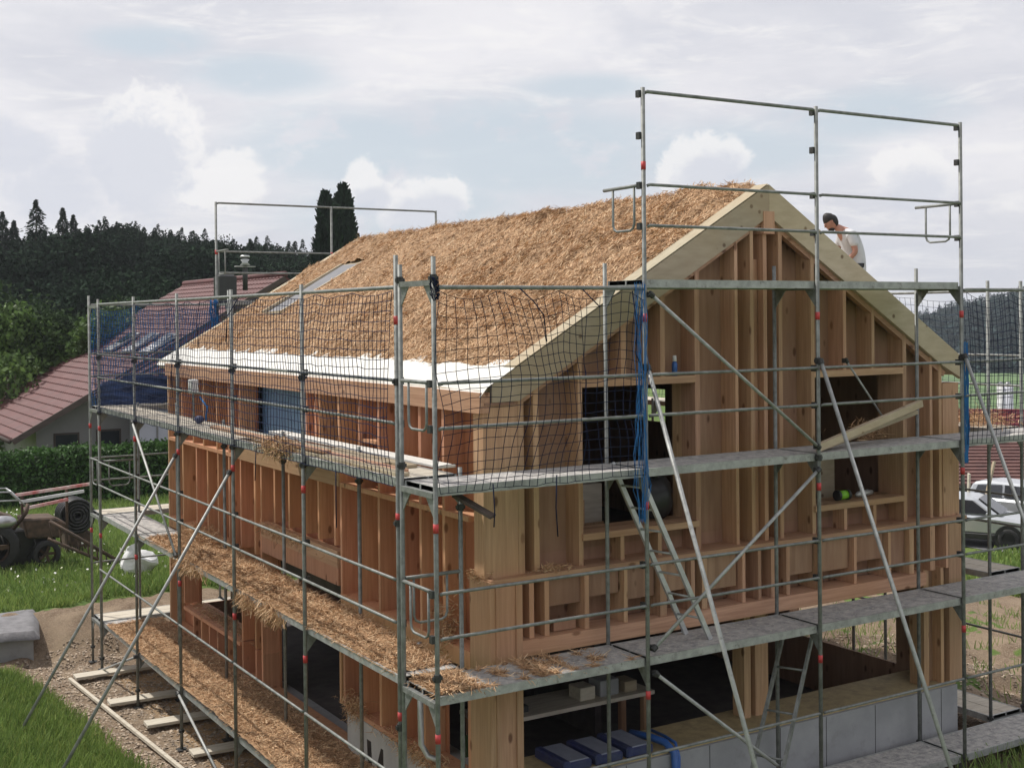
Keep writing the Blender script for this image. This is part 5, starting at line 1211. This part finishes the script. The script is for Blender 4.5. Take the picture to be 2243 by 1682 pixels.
# open shed with brown tile roof
SH = thing('tiled_shed', 'low open shed with brown tiled roof behind the cars', 'shed', (40, 25, -4.5))
a1, a2 = dirxy(2060, 50), dirxy(2420, 52); b1, b2 = dirxy(2060, 56), dirxy(2420, 58)
mb = MB(); m_ = 13
for i in range(m_):
    f0, f1 = i/m_, (i+1)/m_
    def pt(e1, e2, f, z): return (e1[0]+(e2[0]-e1[0])*f, e1[1]+(e2[1]-e1[1])*f, z)
    z0, z1 = zat(1062, 50)+(zat(972, 56)-zat(1062, 50))*f0, zat(1062, 50)+(zat(972, 56)-zat(1062, 50))*f1
    A = pt(a1, b1, f0, z0+.09); B = pt(a2, b2, f0, z0+.09); C_ = pt(a2, b2, f1, z1); D_2 = pt(a1, b1, f1, z1); mb.add([A, B, C_, D_2], [(0, 1, 2, 3)]); mb.add([(A[0], A[1], A[2]-.1), (B[0], B[1], B[2]-.1), B, A], [(0, 1, 2, 3)])
mb.build('roof', tileB, SH)
c1, c2 = dirxy(2060, 57), dirxy(2420, 59); MB().prism([(c1[0], c1[1], -5), (c2[0], c2[1], -5), (c2[0], c2[1], zat(985, 57)), (c1[0], c1[1], zat(985, 57))], (.2, .2, 0)).build('rear_wall', brownwood, SH)
for px in (2075, 2130, 2187, 2235, 2300): p = dirxy(px, 50.4); MB().box(p[0]-.12, p[0]+.12, p[1]-.12, p[1]+.12, -4.9, zat(1060, 50)).build('post', brownwood, SH)
MB().beam((*a1, zat(1066, 50)), (*a2, zat(1066, 50)), .15, .2).build('eaves_beam', brownwood, SH)
for k in range(9):
    p = dirxy(2185+k*9, 50.8); q = dirxy(2200+k*9, 50.5); board(['%s timber of the pile stacked under the shed roof' % w_ for w_ in ('lowest', 'second', 'third', 'fourth', 'middle', 'sixth', 'seventh', 'eighth', 'topmost')][k], (*dirxy(2175, 49), -4.2+.13*k), (*dirxy(2260, 50), -4.15+.13*k), .3, .1, plankm, group='timbers piled at the shed')
p = dirxy(2136, 46); board('pale broad board leaning upright behind the car', (p[0], p[1], -4.1), (p[0]+.7, p[1]-.2, zat(1012, 46)), .5, .06, paleX, up=(1, -1, 0))
p = dirxy(2116, 46.5); board('greyish board leaning beside the pale one', (p[0], p[1], -4.1), (p[0]+.1, p[1], zat(1040, 46)), .45, .06, plankm, up=(1, -1, 0))
# dark red roof further back, two pale silos / wall and meadow
RH2 = thing('red_roofed_barn', 'long dark red barn roof beyond the shed at the right', 'barn', (*dirxy(2200, 80), -6))
a1, a2 = dirxy(2040, 78), dirxy(2450, 80); b1, b2 = dirxy(2040, 85), dirxy(2450, 87); mb = MB()
for i in range(6):
    f0, f1 = i/6, (i+1)/6; z0 = zat(948, 78)+(zat(903, 85)-zat(948, 78))*f0; z1 = zat(948, 78)+(zat(903, 85)-zat(948, 78))*f1
    mb.add([pt(a1, b1, f0, z0+.2), pt(a2, b2, f0, z0+.2), pt(a2, b2, f1, z1), pt(a1, b1, f1, z1)], [(0, 1, 2, 3)]); mb.add([pt(a1, b1, f0, z0-.1), pt(a2, b2, f0, z0-.1), pt(a2, b2, f0, z0+.2), pt(a1, b1, f0, z0+.2)], [(0, 1, 2, 3)])
mb.build('roof', M('dark_red_roof', (0.26, 0.05, 0.06), (0.18, 0.04, 0.05), (1, 1, 1), .7), RH2)
MB().prism([(*a1, -9), (*a2, -9), (*a2, zat(946, 78)), (*a1, zat(946, 78))], (.2, .2, 0)).build('front_wall', brownwood, RH2)
for k, px in enumerate((2191, 2207)):
    p = dirxy(px, 92); sl_ = thing('silo', ['pale left one of two silos behind the barn roof', 'bluish right one of two silos behind the barn roof'][k], 'silo', (*p, -8), 'silos behind the barn')
    MB().tube([(*p, -8), (*p, zat(852, 92)+.0)], [.26, .26] if k == 0 else [.34, .34], 14).build('tank', whitem if k == 0 else plasterw, sl_, True)
    MB().tube([(*p, zat(852, 92)), (*p, zat(846, 92))], [.3, .05], 14).build('lid', rimm, sl_, True)
# a pale meadow on the valley side
mvs = []; mfs = []
for i in range(25):
    px = 1950+700*i/24
    for j in range(7):
        dist = 130+170*j/6; x, y = dirxy(px, dist); mvs.append((x, y, zat(905-76*j/6+0*px, dist)))
for i in range(24):
    for j in range(6): a = i*7+j; mfs.append((a, a+7, a+8, a+1))
me = bpy.data.meshes.new('meadow'); me.from_pydata(mvs, [], mfs); tag(link_mesh('meadow', me, M('meadow_grass', (0.10, 0.17, 0.055), (0.07, 0.125, 0.045), (.08, .08, .08), .9), None, True), 'green valley meadow at the right', kind='structure')
# stakes and offcuts at the right front
gq = 'white topped marker stakes in the grass'
for k, (x, y) in enumerate(((8.55, -.45), (8.75, -.5))):
    board(['left white topped stake in the grass at lower right', 'right white topped stake in the grass at lower right'][k], (x, y, H(x, y)-.1), (x+.02, y, H(x, y)+.32), .09, .05, whitem, up=(0, 1, 0), group=gq, name='stake', cat='stake')
hzm = bpy.data.materials.new('haze_air'); hzm.use_nodes = True; t_ = hzm.node_tree; t_.nodes.clear()
o_ = t_.nodes.new('ShaderNodeOutputMaterial'); v_ = t_.nodes.new('ShaderNodeVolumePrincipled'); v_.inputs['Color'].default_value = (0.86, 0.92, 1.0, 1); v_.inputs['Density'].default_value = 0.0003; v_.inputs['Anisotropy'].default_value = 0.3
t_.links.new(v_.outputs[0], o_.inputs['Volume'])
tag(MB().box(-720, 1120, -320, 1520, -60, 75).build('haze', hzm), 'thin bluish summer haze over the valley', kind='stuff')
print('objects', len(bpy.data.objects))
